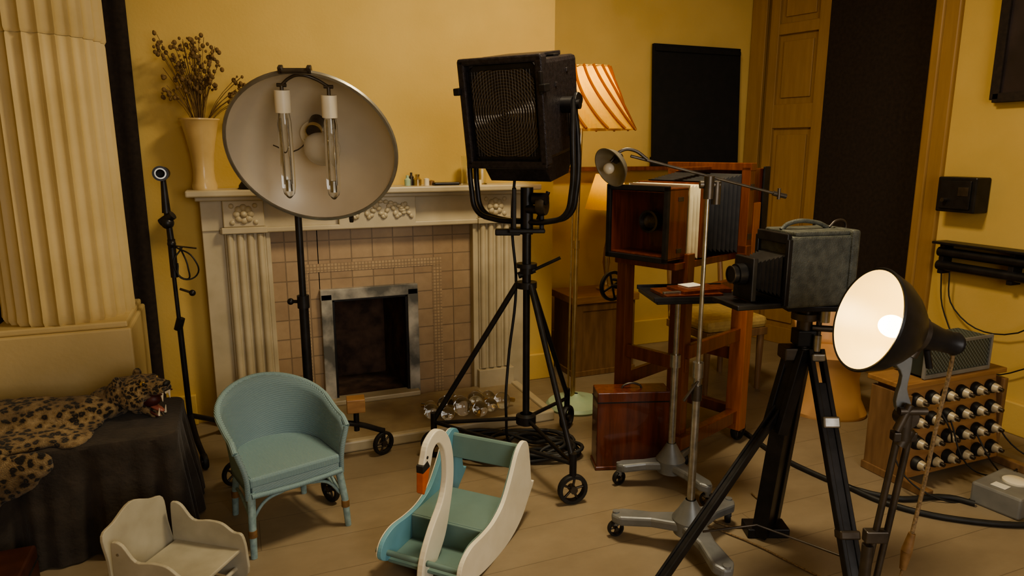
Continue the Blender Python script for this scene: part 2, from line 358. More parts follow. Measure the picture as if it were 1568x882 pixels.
boxes(g,'tile_surround',[((.30,4.105,.56),(.27,.03,1.12)),((1.19,4.105,.56),(.36,.03,1.12)),((.72,4.105,.93),(.58,.03,.38))],m_tiles,0)
boxes(g,'mosaic_strips',[((.345,4.0895,.424),(.045,.006,.848)),((1.145,4.0895,.424),(.06,.006,.848)),((.749,4.0895,.875),(.852,.006,.05))],m_mosaic,0)
boxes(g,'marble_slip',[((.463,4.075,.36),(.065,.05,.72)),((.98,4.075,.36),(.065,.05,.72)),((.72,4.075,.715),(.582,.05,.065))],m_veined,.004)
boxes(g,'inner_black_frame',[((.502,4.09,.34),(.015,.06,.68)),((.94,4.09,.34),(.015,.06,.68)),((.72,4.09,.677),(.45,.06,.015))],m_blackmet,.002)
boxes(g,'firebox',[((.72,4.56,.35),(.45,.04,.7)),((.50,4.33,.35),(.03,.46,.7),(0,0,-9)),((.94,4.33,.35),(.03,.46,.7),(0,0,9)),((.72,4.33,.69),(.45,.46,.02)),((.72,4.3,.045),(.42,.42,.03))],m_soot,0)
bx(g,'hearth_slab',.02,1.62,3.46,4.03,0,.045,m_hearth,.006)
boxes(g,'hearth_kerb',[((.82,3.44,.03),(1.66,.05,.06)),((1.63,3.72,.03),(.05,.56,.06)),((0.02,3.72,.03),(.05,.56,.06))],m_marble,.01)
bx(g,'inner_ledge',.44,1.0,4.0,4.1,.045,.075,m_marble,.006)

# ---------------------------------------------------------------- vase with dried flowers
g=empty('vase_of_dried_flowers',(-.135,4.03,1.345))
lathe(g,'vase',[(.001,0),(.062,0),(.064,.02),(.055,.05),(.052,.1),(.058,.18),(.07,.25),(.082,.31),(.092,.35),(.100,.36),(.100,.367),(.092,.367),(.08,.33),(.06,.25),(.04,.1)],m_vase,seg=48)
st=[];hd=[]
for k in range(70):
    a=random.uniform(0,6.28); sp=random.uniform(.02,.155); h=random.uniform(.50,.78)
    dx=sp*math.cos(a)-.03; dy=sp*.35*math.sin(a)-.04
    if k>60: dx=.15+.03*(k-60)/3; h=random.uniform(.46,.62)
    st.append([(dx*.15,dy*.2,.33),(dx*.45,dy*.5,.33+(h-.33)*.5),(dx,dy,h)])
    for q in range(4):
        r=random.uniform(.005,.011); hd.append(((dx+random.uniform(-.018,.018),dy+random.uniform(-.015,.015),h+random.uniform(-.05,.015)),(r,r,r*1.2)))
tube(g,'stems',st,.0015,m_stem,res=3); balls(g,'seed_heads',hd,m_stem,8)

g=empty('glass_bottles',(1.02,4.02,1.345))
lathe(g,'bottle_a',[(.001,0),(.018,0),(.019,.035),(.009,.045),(.009,.06),(.001,.061)],m_green,(-.06,0,0),seg=20)
lathe(g,'bottle_b',[(.001,0),(.022,0),(.023,.035),(.012,.048),(.014,.065),(.001,.066)],m_brass,(0,0,0),seg=20)
lathe(g,'bottle_c',[(.001,0),(.016,0),(.016,.04),(.001,.044)],m_ceramic,(.05,-.02,0),seg=20)
lathe(g,'bottle_d',[(.001,0),(.014,0),(.015,.05),(.007,.06),(.007,.075),(.001,.076)],m_dull,(-.03,.03,0),seg=20)
lathe(g,'bottle_e',[(.001,0),(.018,0),(.018,.025),(.001,.03)],m_brownwrap,(.09,.02,0),seg=20)
g=empty('spectacle_case',(1.19,4.0,1.345)); box(g,'case',(0,0,.009),(.16,.05,.017),m_blackmet,bevel=.006); cyl(g,'case_hinge',(-.06,.025,.012),(.06,.025,.012),.004,m_brass)
g=empty('glass_tumblers',(1.37,4.03,1.345))
for i,(x,h,r) in enumerate([(-.03,.17,.042),(.06,.19,.03)]):
    lathe(g,f'glass_{i}',[(.001,.001),(r,.001),(r,h),(r-.003,h),(r-.003,.008),(.001,.008)],m_glass,(x,0,0),seg=32)
cyls(g,'jar_lids',[((-.02,-.06,0),(-.02,-.06,.035),.016),((.02,-.07,0),(.02,-.07,.03),.012)],m_cream)
g=empty('small_black_dome',(.10,4.0,1.345)); lathe(g,'dome',[(.07,0),(.068,.02),(.05,.045),(.02,.055),(.001,.056)],m_rubber,seg=32); cyl(g,'dome_base',(0,0,0),(0,0,.006),.075,m_blackmet)

# ---------------------------------------------------------------- black panel
g=empty('black_board',(3.38,4.55,1.43)); box(g,'panel',(0,0,.45),(.80,.03,.90),m_black,(-3,0,0),.003)
boxes(g,'panel_edge_battens',[((0,.02,.05),(.78,.02,.04)),((0,-.0,.86),(.78,.02,.03))],m_black)

# ---------------------------------------------------------------- big dish reflector on stand
g=place('dish_reflector_floodlight',-.985,3.13,0)
h=empty('head',(.165,-.27,1.545),(R(31),0,R(2)),g,sc=.885)
prof=[(.001,.17),(.08,.166),(.16,.15),(.24,.12),(.31,.078),(.36,.03),(.385,0)]
lathe(h,'bowl_inside',prof,m_reflin,(0,0,0),(0,1,0),72)
lathe(h,'bowl_outside',[(r+.004,z+.006) for r,z in prof],m_reflout,(0,0,0),(0,1,0),72)
lathe(h,'rim',[(.380,-.005),(.392,-.005),(.397,.006),(.390,.014),(.380,.012),(.380,-.005)],m_reflout,(0,0,0),(0,1,0),72)
lathe(h,'centre_disc',[(.001,.0),(.075,0),(.08,.01),(.001,.012)],m_ceramic,(0,.155,0),(0,-1,0),32)
cyl(h,'centre_socket',(.01,.16,.07),(.01,.06,.07),.034,m_dull); lathe(h,'centre_socket_ring',[(.03,0),(.038,0),(.038,.02),(.03,.02)],m_brass,(.01,.08,.07),(0,-1,0),24)
balls(h,'frosted_bulb',[((.035,.06,-.02),(.085,.07,.085))],m_frost,24)
hl=empty('lamp_mount',(0,0,0),(R(-22),R(2),0),h)
for i,x in enumerate((-.085,.115)):
    z0=.02 if i==0 else .005
    cyl(hl,f'lamp_cap_{i}',(x,-.11,.165+z0),(x,-.11,.26+z0),.034,m_ceramic)
    cyls(hl,f'lamp_pin_{i}',[((x,-.11,.26+z0),(x,-.11,.30),.008),((x-.02,-.11,.30),(x+.02,-.11,.30),.008)],m_dull)
    lathe(hl,f'lamp_tube_{i}',[(.024,.165+z0),(.030,.14),(.030,-.14),(.024,-.175),(.008,-.195),(.001,-.198)],m_glass,(x,-.11,0),(0,0,1),24)
    cyls(hl,f'lamp_filament_{i}',[((x-.010,-.11,.16),(x-.010,-.11,-.13),.003),((x+.010,-.11,.16),(x+.010,-.11,-.13),.003),((x,-.11,-.11),(x,-.11,-.16),.010)],m_steel,8)
tube(hl,'lamp_bracket',[[(-.085,-.11,.30),(-.05,-.11,.33),(0,-.12,.345),(.06,-.11,.33),(.115,-.11,.30)],[(0,-.12,.345),(0,-.13,.36),(0,-.14,.365)]],.007,m_dull)
boxes(h,'rim_clamps',[((0,0,.392),(.13,.03,.015)),((-.06,0,.398),(.02,.03,.03)),((.06,0,.398),(.02,.03,.03)),((.13,0,-.385),(.02,.03,.03))],m_dull)
tube(h,'inner_wire',[[(-.2,.09,-.02),(-.1,.05,-.03),(.01,.1,.05)]],.003,m_dull)
cyls(g,'tilt_joint',[((0,.03,1.40),(.05,-.02,1.56),.022),((.05,-.02,1.58),(.12,-.14,1.61),.026)],m_dull)
cyls(g,'pole',[((0,.03,.14),(0,.03,.85),.022),((0,.03,.85),(0,.03,1.45),.016),((0,.03,.82),(0,.03,.88),.028),((-.06,.03,.85),(0,.03,.85),.008)],m_blackmet)
balls(g,'knob',[((-.06,.03,.85),.016)],m_blackmet)
Lg=[];
for i,a in enumerate((-62,28,118,208)):
    e=(.36*math.cos(R(a)),.03+.36*math.sin(R(a)))
    Lg.append([(0,.03,.24),(e[0]*.6,e[1]*.6,.20),(e[0],e[1],.13)])
    wheel(g,f'wheel_{i}',(e[0],e[1],.062),(math.sin(R(a+20)),-math.cos(R(a+20)),0),.062)
    cyl(g,f'caster_fork_{i}',(e[0],e[1],.07),(e[0],e[1],.14),.012,m_blackmet)
tube(g,'dolly_legs',Lg,.014,m_blackmet)
cyl(g,'hub',(0,.03,.1),(0,.03,.3),.035,m_blackmet)
cyls(g,'dolly_post',[((.20,.13,.16),(.20,.13,.27),.014)],m_blackmet)
box(g,'wood_block',(.20,.13,.30),(.09,.08,.07),m_pine,(0,0,15))

# ---------------------------------------------------------------- thin stand with snoot spot (left)
g=place('spotlight_on_stand',-1.69,3.36,0)
cyls(g,'pole',[((.02,0,.08),(.01,0,.70),.014),((.01,0,.70),(0,0,1.28),.010),((.01,0,.93),(.01,0,1.12),.018),((0,0,.66),(.02,0,.72),.02)],m_blackmet)
lathe(g,'snoot_ring',[(.020,-.02),(.036,-.02),(.036,.02),(.020,.02),(.020,-.02)],m_blackmet,(0,-.02,1.44),(0.45,-1,.05),32)
lathe(g,'snoot_bezel',[(.020,0),(.026,0),(.026,.004),(.020,.004),(.020,0)],m_steel,(.009,-.04,1.441),(0.45,-1,.05),32)
cyls(g,'snoot_body',[((-.01,.01,1.44),(-.03,.07,1.44),.03),((0,0,1.25),(0,0,1.42),.02,.012),((-.03,0,1.20),(.03,0,1.24),.022),((.01,0,1.12),(.0,0,1.28),.014)],m_blackmet)
balls(g,'joint_balls',[((0,0,1.2),.03),((.02,-.02,1.10),.02),((0.09,0,.85),.016)],m_blackmet)
cyls(g,'side_arm',[((0,0,1.09),(.13,0,1.075),.004),((.03,0,.87),(.09,0,.85),.006)],m_dull)
tube(g,'cable_loops',[[(.05,0,1.08),(.09,-.02,.98),(.07,0,.92),(.02,-.02,1.0),(.06,0,1.08)],[(.03,0,1.08),(.12,-.02,1.03),(.12,0,.94),(.05,-.02,.93),(.03,0,1.0)]],.004,m_rubber)
L=[]
for i,a in enumerate((-50,70,190)):
    e=(.26*math.cos(R(a)),.26*math.sin(R(a))); L.append([(.02,0,.2),(e[0]*.6,e[1]*.6,.12),(e[0],e[1],.06)]); wheel(g,f'wheel_{i}',(e[0],e[1],.04),(math.sin(R(a)),-math.cos(R(a)),0),.04)
tube(g,'base_legs',L,.014,m_blackmet)

# ---------------------------------------------------------------- loom tub chair
g=place('wicker_tub_chair',-.97,2.68,38,sc=.85)
def shellpath(n=48):
    P=[];w=.225
    L1=.22; L2=math.pi*w; tot=2*L1+L2
    for i in range(n+1):
        s=tot*i/n
        if s<L1: P.append((-w,-.20+s,-1,0,s/tot))
        elif s<L1+L2:
            a=(s-L1)/w; P.append((-w*math.cos(a),.02+w*math.sin(a)*.98,-math.cos(a),math.sin(a),s/tot))
        else: P.append((w,.02-(s-L1-L2),1,0,s/tot))
    return P
bm=bmesh.new(); PP=shellpath(); rows=[]; rim=[]; K=8
for (x,y,nx,ny,t) in PP:
    u=1-abs(t-.5)*2; u2=u*u*(3-2*u)
    top=.53+.155*u2-(.03 if u<.05 else 0); col=[]
    for j in range(K+1):
        q=j/K; z=.30+(top-.30)*q; o=.03*q*q+.01*q; col.append(bm.verts.new((x+nx*o,y+ny*o,z)))
    rows.append(col); rim.append((x+nx*.042,y+ny*.042,top))
for a,b in zip(rows,rows[1:]):
    for j in range(K): bm.faces.new((a[j],b[j],b[j+1],a[j+1]))
o=fin('woven_shell',bm_me(bm),m_loom,g); s=o.modifiers.new('sol','SOLIDIFY'); s.thickness=.014
tube(g,'braided_rim',[rim[::2]],.013,m_loomseat)
tube(g,'arm_fronts',[[(sx*.225,-.20,.27),(sx*.23,-.205,.38),(sx*.262,-.2,.50)] for sx in(-1,1)],.013,m_loom)
seatp=[(x*.97,y) for x,y,_,_,_ in PP]; seatp=[(-.215,-.215)]+seatp+[(.215,-.215)]
plate(g,'woven_seat',seatp,.05,m_loomseat,T(0,0,.345),.012)
plate(g,'seat_apron',[(x*.97,y) for x,y in seatp],.06,m_loom,T(0,0,.300),.004)
tube(g,'front_braid',[[(-.215,-.225,.29),(0,-.23,.285),(.215,-.225,.29)]],.012,m_loomseat)
lg=[];ft=[]
for sx,sy in((-1,-1),(1,-1),(-1,1),(1,1)):
    y0=-.20 if sy<0 else .17; x0=.21 if sy<0 else .16
    lg.append(((sx*x0,y0,.30),(sx*(x0+.015),y0+sy*.03,.13),.019,.017)); ft.append(((sx*(x0+.015),y0+sy*.03,.13),(sx*(x0+.02),y0+sy*.04,0),.017,.015))
cyls(g,'legs_wrapped',lg,m_loomleg); cyls(g,'leg_feet',ft[:2],m_loomleg); cyls(g,'leg_feet_back',ft[2:],m_loomleg)
cyls(g,'leg_bindings',[((a[0][0],a[0][1],a[0][2]+.004),(a[0][0],a[0][1],a[0][2]-.03),.0195) for a in ft],m_brownwrap)
br=[]
for sx in(-1,1): br.append([(sx*.215,-.2,.16),(sx*.15,-.2,.24),(sx*.06,-.21,.27)]); br.append([(sx*.215,-.2,.16),(sx*.2,-.1,.24),(sx*.2,0,.27)]); br.append([(sx*.215,-.2,.16),(sx*.2,0,.2),(sx*.17,.18,.15)])
tube(g,'cane_braces',br,.008,m_loomleg)

# ---------------------------------------------------------------- swan rocker
g=place('swan_rocking_toy',-.205,2.50,-24,sc=.97)
side=[(-.30,.055),(-.20,.018),(-.05,0),(.10,.004),(.22,.04),(.30,.10),(.36,.15),(.33,.165),(.315,.26),(.29,.355),(.24,.385),(.18,.36),(.11,.27),(.04,.20),(-.05,.165),(-.14,.16),(-.24,.165),(-.31,.14),(-.335,.09)]
side=smoothpoly(side,5)
for nm,x,mt in(('side_board_right',.17,m_swanw),('side_board_left',-.17,m_blue)):
    plate(g,nm,side,.018,mt,T(x,0,0)@M_YZ,.003)
plate(g,'side_board_left_outer',[(y*.995,z*.995+.001) for y,z in side],.004,m_swanw,T(-.182,0,0)@M_YZ,0)
plate(g,'side_board_right_lining',[(y*.96,z*.96+.008) for y,z in side],.003,m_teal,T(.159,0,0)@M_YZ,0)
cl=[(-.33,.015,.035),(-.30,.08,.055),(-.235,.16,.060),(-.175,.25,.038),(-.145,.33,.030),(-.14,.41,.028),(-.155,.48,.026),(-.19,.53,.026),(-.235,.550,.026),(-.28,.53,.027),(-.30,.49,.027),(-.315,.455,.022)]
NO=.04
cl=[(y+NO,z,w) for y,z,w in cl]
lft=[];rgt=[]
for i,(y,z,w) in enumerate(cl):
    a=Vector(cl[max(0,i-1)][:2]); b=Vector(cl[min(len(cl)-1,i+1)][:2]); d=(b-a).normalized(); n=Vector((-d.y,d.x))
    lft.append((y+n.x*w,z+n.y*w)); rgt.append((y-n.x*w,z-n.y*w))
plate(g,'swan_neck_and_head',smoothpoly(lft+rgt[::-1],4),.026,m_swanw,M_YZ,.004)
plate(g,'beak',[(y+NO+.01,z) for y,z in [(-.352,.452),(-.300,.458),(-.318,.405),(-.345,.365),(-.356,.375)]],.028,m_orange,M_YZ,.003)
plate(g,'beak_mask',[(y+NO+.01,z) for y,z in [(-.353,.478),(-.318,.488),(-.300,.458),(-.352,.450)]],.029,m_rubber,M_YZ,.002)
cyl(g,'eyes',(-.0145,-.268,.50),(.0145,-.268,.50),.006,m_rubber)
box(g,'seat',(0,.02,.15),(.325,.26,.016),m_teal); box(g,'seat_front_riser',(0,-.11,.10),(.325,.016,.11),m_teal)
box(g,'foot_board',(0,-.20,.05),(.325,.18,.012),m_teal)
box(g,'back_rest',(0,.235,.31),(.325,.014,.10),m_teal,(-12,0,0)); 
cyls(g,'cross_rails',[((-.175,.25,.355),(.175,.25,.355),.010),((-.21,-.29,.085),(.02,-.29,.085),.011),((-.02,-.29,.085),(.175,-.29,.085),.011)],m_teal)

# ---------------------------------------------------------------- fresnel studio light
g=place('fresnel_studio_spotlight',.07,3.24,0)
h=empty('lamp_head',(-.03,0,1.712),(R(10),0,R(-28)),g,sc=1.05)
oct_=lambda w,hh,c:[(-w+c,-hh),(w-c,-hh),(w,-hh+c),(w,hh-c),(w-c,hh),(-w+c,hh),(-w,hh-c),(-w,-hh+c)]
box(h,'housing',(0,.05,.025),(.37,.34,.41),m_crackle,bevel=.02)
plate(h,'housing_chin',[(-.12,-.185),(.22,-.185),(.22,-.19),(.14,-.285),(-.05,-.285)],.30,m_crackle,T(0,0,0)@M_YZ,.01)
boxes(h,'front_frame',[((-.18,-.145,.025),(.035,.05,.44)),((.18,-.145,.025),(.035,.05,.44)),((0,-.145,.235),(.39,.05,.03)),((0,-.145,-.19),(.39,.05,.035))],m_crackle,.008)
plate(h,'front_mask',[(x,z+.02) for x,z in oct_(.165,.2,.03)],.02,m_blackmet,T(0,-.128,0)@M_XZ,.003)
plate(h,'fresnel_lens',[(x,z) for x,z in oct_(.148,.178,.045)],.02,m_lens,T(0,-.139,.02)@M_XZ,.003)
cyls(h,'guard_mesh_horizontal',[((-.148,-.156,.02+z*.0135),(.148,-.156,.02+z*.0135),.0007) for z in range(-12,13)],m_dull,5)
cyls(h,'guard_mesh_vertical',[((x*.0135,-.157,-.155),(x*.0135,-.157,.195),.0007) for x in range(-10,11)],m_dull,5)
boxes(h,'colour_frame_brackets',[((.2,-.165,.12),(.03,.05,.03)),((-.2,-.165,.12),(.03,.05,.03)),((.19,-.172,.14),(.015,.02,.09)),((.14,.05,.235),(.05,.05,.012)),((-.1,.1,.235),(.05,.05,.012))],m_blackmet)
boxes(h,'rear_vents',[((0,.05,.240),(.26,.24,.018)),((0,.225,.03),(.30,.02,.34)),((0.186,.14,-.03),(.012,.10,.16)),((0.186,-.02,.12),(.008,.02,.02)),((0.186,.10,.17),(.008,.02,.02))],m_crackle,.006)
cyls(h,'tilt_pivots',[((.18,.04,.03),(.235,.04,.03),.035),((.235,.04,.03),(.265,.04,.03),.02),((-.18,.04,.03),(-.235,.04,.03),.035)],m_blackmet)
plate(h,'pivot_handle',smoothpoly([(.02,.03),(.05,.07),(.10,.05),(.10,.02),(.05,.0)],3),.015,m_blackmet,T(.245,0,0.01)@M_YZ)
yk=empty('yoke',(-.03,0,0),(0,0,R(-27)),g)
for k,(off) in enumerate((-.028,.028)):
    tube(yk,f'yoke_tube_{k}',[[(.25,.02,1.77),(.262,.02+off,1.62),(.26,.02+off,1.36),(.23,.02+off,1.26),(.14,.02+off*.8,1.225),(0,.02+off*.6,1.22),(-.14,.02+off*.8,1.225),(-.23,.02+off,1.26),(-.26,.02+off,1.36),(-.262,.02+off,1.62),(-.25,.02,1.77)]],.013,m_blackmet)
cyls(g,'yoke_socket',[((0,0,1.16),(0,0,1.38),.03),((.0,-.02,1.28),(.08,-.06,1.28),.02),((.03,-.04,1.33),(.09,-.07,1.33),.028),((.05,0,1.22),(.10,0,1.36),.010)],m_blackmet)
boxes(g,'stand_bracket',[((0,0,1.18),(.17,.12,.02)),((-.06,0,1.28),(.02,.08,.20)),((.07,0,1.25),(.02,.08,.14)),((-.09,0,1.17),(.12,.05,.03))],m_blackmet,.006)
lathe(g,'brake_drum',[(.001,-.02),(.045,-.02),(.05,0),(.045,.02),(.001,.02)],m_dull,(.07,-.05,1.30),(1,-.4,0),28)
cyls(g,'column',[((0,0,.20),(0,0,.96),.017),((0,0,.90),(0,0,1.19),.021),((0,0,.90),(0,0,.93),.05),((0,0,.97),(0,0,1.0),.032),((0,0,1.0),(0,0,1.02),.05)],m_blackmet)
cyls(g,'clamp_handle',[((-.04,0,.96),(.04,0,.99),.016),((.04,0,.99),(.16,-.02,1.05),.008)],m_blackmet)
F=[(-.47,.06),(.20,-.42),(.24,.42)]
L=[];
for i,(x,y) in enumerate(F):
    d=Vector((x,y,0)).normalized()
    L+= [((d.x*.045,d.y*.045,.92),(x,y,.20),.0135),((x,y,.13),(x,y,.24),.016),((0,0,.235),(x*.97,y*.97,.185),.010)]
    wheel(g,f'wheel_{i}',(x,y,.07),(y,-x,0) if i!=1 else (.3,-1,0),.07,.03)
cyls(g,'tripod_legs',L,m_blackmet)
L=[((F[i][0],F[i][1],.19),(F[(i+1)%3][0],F[(i+1)%3][1],.19),.010) for i in range(3)]
cyls(g,'base_ring_bars',L[:1],m_blackmet)
lathe(g,'base_collar',[(.03,.2),(.05,.21),(.05,.25),(.03,.26)],m_blackmet)
tube(g,'power_cable',[[(-.05,.1,1.5),(-.07,.08,1.2),(-.05,.06,.9),(-.09,.05,.5),(-.10,.03,.25),(-.06,.15,.02),(.05,.25,.012)]],.007,m_rubber)
g=place('coiled_power_cable',.04,3.36,0)
sp=[]
for k in range(110):
    a=k*.42; r=.19+.05*math.sin(k*.37)+.03*math.sin(k*1.3); sp.append((r*1.3*math.cos(a)+.04*math.sin(k*.21),r*.75*math.sin(a),.013+.04*abs(math.sin(k*.53))))
tube(g,'coil',[sp],.010,m_rubber,res=4)

# ---------------------------------------------------------------- glass bulbs on hearth
g=empty('glass_light_bulbs',(1.16,3.60,.045))
bl=[];cp=[]
for k,(px,py,r) in enumerate([(-.20,.0,.045),(-.12,-.06,.04),(-.10,.06,.05),(-.02,-.02,.055),(.0,.09,.04),(.07,-.07,.045),(.08,.04,.055),(.15,-.02,.04),(.17,.08,.045),(.23,.0,.05),(-.18,.10,.035),(-.04,.16,.04),(.12,.15,.04)]):
    bl.append(((px,py,r),r)); a=k*2.1; cp.append(((px+r*.8*math.cos(a),py+r*.8*math.sin(a),r),(px+(r+.03)*math.cos(a),py+(r+.03)*math.sin(a),r*.8),.013))
balls(g,'bulbs',bl,m_glass,24); cyls(g,'bulb_caps',cp,m_brass,14)

# ---------------------------------------------------------------- floor lamp
g=place('pleated_shade_floor_lamp',.395,4.02,0)
lathe(g,'base_disc',[(.001,0),(.18,0),(.185,.012),(.17,.03),(.09,.045),(.04,.055),(.012,.08)],m_green)
cyls(g,'pole',[((-.02,0,.05),(-.015,0,1.0),.014),((-.015,0,1.0),(0,0,1.70),.011),((-.015,0,.98),(-.015,0,1.03),.018),((0,0,1.70),(.025,0,1.74),.010)],m_brass)
cyls(g,'second_rod',[((-.05,0,.05),(-.04,0,1.45),.006)],m_brass)
sh=empty('shade_assembly',(.03,0,0),(R(0),R(0),0),g)
NP=15; TW=2.4
def pleat(a,t):
    ph=(a*NP/(2*math.pi)+t*TW)%1
    return 1-.10*(ph if ph<.85 else (1-ph)/.15*.85)*(1.15-.4*t)+.05
pr=[(.270-.150*(j/14)**.85,1.665+.345*j/14) for j in range(15)]
lathe(sh,'pleated_shade',pr,m_shade,seg=NP*20,rfun=pleat)
fold=[]
for k in range(NP):
    fold.append([(r*1.045*math.cos((k-j/14*TW)*2*math.pi/NP),r*1.045*math.sin((k-j/14*TW)*2*math.pi/NP),z) for j,(r,z) in enumerate(pr) if j%2==0])
tube(sh,'pleat_shading_ribs',fold,.0075,m_shade2,res=4)  # ribs added along the twist to carry the painted overlap shading
tube(sh,'shade_wires',[[(.12*math.cos(a),.12*math.sin(a),2.0) for a in [k*math.pi/8 for k in range(16)]]],.004,m_brass,cyclic=True)
cyls(sh,'spider',[((-.12,0,2.0),(.12,0,2.0),.003),((0,-.12,2.0),(0,.12,2.0),.003),((0,0,1.74),(0,0,2.0),.004)],m_brass)
balls(sh,'bulb',[((0,0,1.83),(.03,.03,.04))],m_bulb2)
lx,ly=W(.425,4.02)
def light(name,kind,loc,energy,color,**k):
    l=bpy.data.lights.new(name,kind); l.energy=energy; l.color=color
    for a,b in k.items():
        if a!='rot': setattr(l,a,b)
    o=bpy.data.objects.new(name,l); COL.objects.link(o); o.location=loc
    if 'rot' in k: o.rotation_euler=k['rot']
    return o
light('floor_lamp_bulb_light','POINT',(lx,ly,1.90),4.0,(1,.74,.32),shadow_soft_size=.04)

g=empty('wooden_chest',(2.34,4.22,0))
box(g,'body',(0,0,.27),(.48,.32,.50),m_brown); box(g,'lid',(0,0,.545),(.52,.36,.05),m_pine); box(g,'plinth',(0,0,.02),(.50,.34,.04),m_brown)
boxes(g,'front_frame',[((-.2,-.162,.27),(.05,.012,.48)),((.2,-.162,.27),(.05,.012,.48)),((0,-.162,.49),(.4,.01,.05))],m_brown)
g=empty('small_table_lamp',(2.43,4.22,.57))
lathe(g,'stem',[(.001,0),(.07,0),(.07,.015),(.02,.04),(.012,.1),(.03,.2),(.02,.3),(.008,.36),(.008,.62)],m_brass)
lathe(g,'shade',[(.16,.58),(.12,.72),(.09,.82)],m_shade)
balls(g,'bulb',[((0,0,.68),.025)],m_bulb2)
light('table_lamp_bulb_light','POINT',(2.43,4.22,1.32),.9,(1,.74,.34),shadow_soft_size=.03)

# ---------------------------------------------------------------- mahogany studio camera on stand
g=place('mahogany_studio_camera',.885,3.46,-47,sc=.98)
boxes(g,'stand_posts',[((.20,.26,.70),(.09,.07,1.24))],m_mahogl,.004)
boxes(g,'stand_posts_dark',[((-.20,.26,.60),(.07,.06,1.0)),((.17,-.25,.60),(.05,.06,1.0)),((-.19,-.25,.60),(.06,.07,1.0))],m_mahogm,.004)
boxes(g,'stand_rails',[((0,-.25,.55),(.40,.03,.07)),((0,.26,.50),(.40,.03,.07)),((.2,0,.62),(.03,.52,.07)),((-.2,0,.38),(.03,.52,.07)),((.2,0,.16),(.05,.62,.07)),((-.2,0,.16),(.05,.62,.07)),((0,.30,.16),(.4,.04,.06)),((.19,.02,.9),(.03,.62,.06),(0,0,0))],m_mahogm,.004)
box(g,'bed',(0,.02,1.045),(.36,.76,.035),m_mahog); 
for i,(x,y) in enumerate([(.2,.3),(-.2,.3),(.2,-.3),(-.2,-.3)]): wheel(g,f'wheel_{i}',(x,y,.06),(1,0,0),.06,.03)
cyls(g,'wheel_forks',[((x,y,.06),(x,y,.14),.014) for x,y in[(.2,.3),(-.2,.3),(.2,-.3),(-.2,-.3)]],m_blackmet)
yb,yf=-.27,-.43
boxes(g,'front_hood',[((-.165,(yb+yf)/2,1.245),(.014,yb-yf,.33)),((.165,(yb+yf)/2,1.245),(.014,yb-yf,.33)),((0,(yb+yf)/2,1.405),(.344,yb-yf,.014)),((0,(yb+yf)/2,1.085),(.344,yb-yf,.014))],m_mahog,.003)
boxes(g,'front_hood_lining',[((-.154,(yb+yf)/2,1.245),(.005,yb-yf-.01,.31)),((.154,(yb+yf)/2,1.245),(.005,yb-yf-.01,.31)),((0,(yb+yf)/2,1.393),(.31,yb-yf-.01,.005)),((0,(yb+yf)/2,1.096),(.31,yb-yf-.01,.005)),((0,yb,1.245),(.33,.02,.31))],m_mahog,0)
boxes(g,'front_hood_trim',[((-.165,yf,1.245),(.025,.02,.35)),((.165,yf,1.245),(.025,.02,.35)),((0,yf,1.41),(.355,.02,.025)),((0,yf,1.08),(.355,.02,.025))],m_blackmet,.003)
lathe(g,'lens',[(.001,0),(.045,0),(.05,.02),(.055,.06),(.045,.062),(.035,.04),(.001,.035)],m_dull,(0,yb-.01,1.245),(0,-1,0),32)
lathe(g,'lens_glass',[(.036,.0),(.02,.008),(.001,.01)],m_glass,(0,yb-.055,1.245),(0,-1,0),32)
def bellows(g,name,y0,y1,w0,w1,zc,n,mat,amp=.012):
    bm=bmesh.new(); prev=None
    for i in range(2*n+1):
        t=i/(2*n); w=(w0+(w1-w0)*t)/2-(amp if i%2 else 0); y=y0+(y1-y0)*t
        r=[bm.verts.new((sx*w,y,zc+sz*w)) for sx,sz in((-1,-1),(1,-1),(1,1),(-1,1))]
        if prev:
            for k in range(4): bm.faces.new((prev[k],prev[(k+1)%4],r[(k+1)%4],r[k]))
        prev=r
    return fin(name,bm_me(bm),mat,g,smooth=False)
bellows(g,'cream_bellows',-.265,-.175,.355,.355,1.245,3,m_cream,.022)
box(g,'front_standard',(0,-.145,1.25),(.38,.06,.36),m_mahog)
bellows(g,'black_bellows',-.115,.16,.34,.40,1.265,8,m_bell,.02)
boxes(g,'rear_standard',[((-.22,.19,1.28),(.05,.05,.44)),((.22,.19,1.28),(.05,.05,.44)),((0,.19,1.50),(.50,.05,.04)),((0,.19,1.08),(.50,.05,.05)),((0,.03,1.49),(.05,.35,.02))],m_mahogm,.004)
box(g,'rear_body',(0,.30,1.28),(.44,.16,.42),m_mahog)
boxes(g,'rear_plate_holder',[((.0,.40,1.27),(.40,.03,.36)),((.23,.36,1.32),(.012,.06,.36))],m_blackmet)
boxes(g,'brass_fittings',[((.247,.19,1.4),(.006,.03,.03)),((.247,.19,1.15),(.006,.03,.03)),((.173,-.33,1.36),(.006,.04,.02)),((.173,-.33,1.12),(.006,.04,.02))],m_dull,.001)
hw=(-.30,-.22,.87)
lathe(g,'hand_wheel_rim',[(.066,-.008),(.082,-.008),(.082,.008),(.066,.008),(.066,-.008)],m_blackmet,hw,(1,-.2,0),32)
cyls(g,'hand_wheel_spokes',[(hw,(-.18,-.22,.87),.012)]+[(hw,(hw[0],hw[1]+.07*math.cos(a),hw[2]+.07*math.sin(a)),.006) for a in(.3,1.87,3.44,5.01)]+[((hw[0],hw[1]+.07,hw[2]+.02),(hw[0]-.05,hw[1]+.07,hw[2]+.02),.009)],m_blackmet)
g=place('mahogany_plate_case',.59,3.22,4)
box(g,'case',(0,0,.20),(.36,.13,.40),m_mahog); box(g,'lid_line',(0,0,.35),(.364,.134,.006),m_blackmet,bevel=0); box(g,'base_rim',(0,0,.01),(.37,.14,.02),m_mahog)
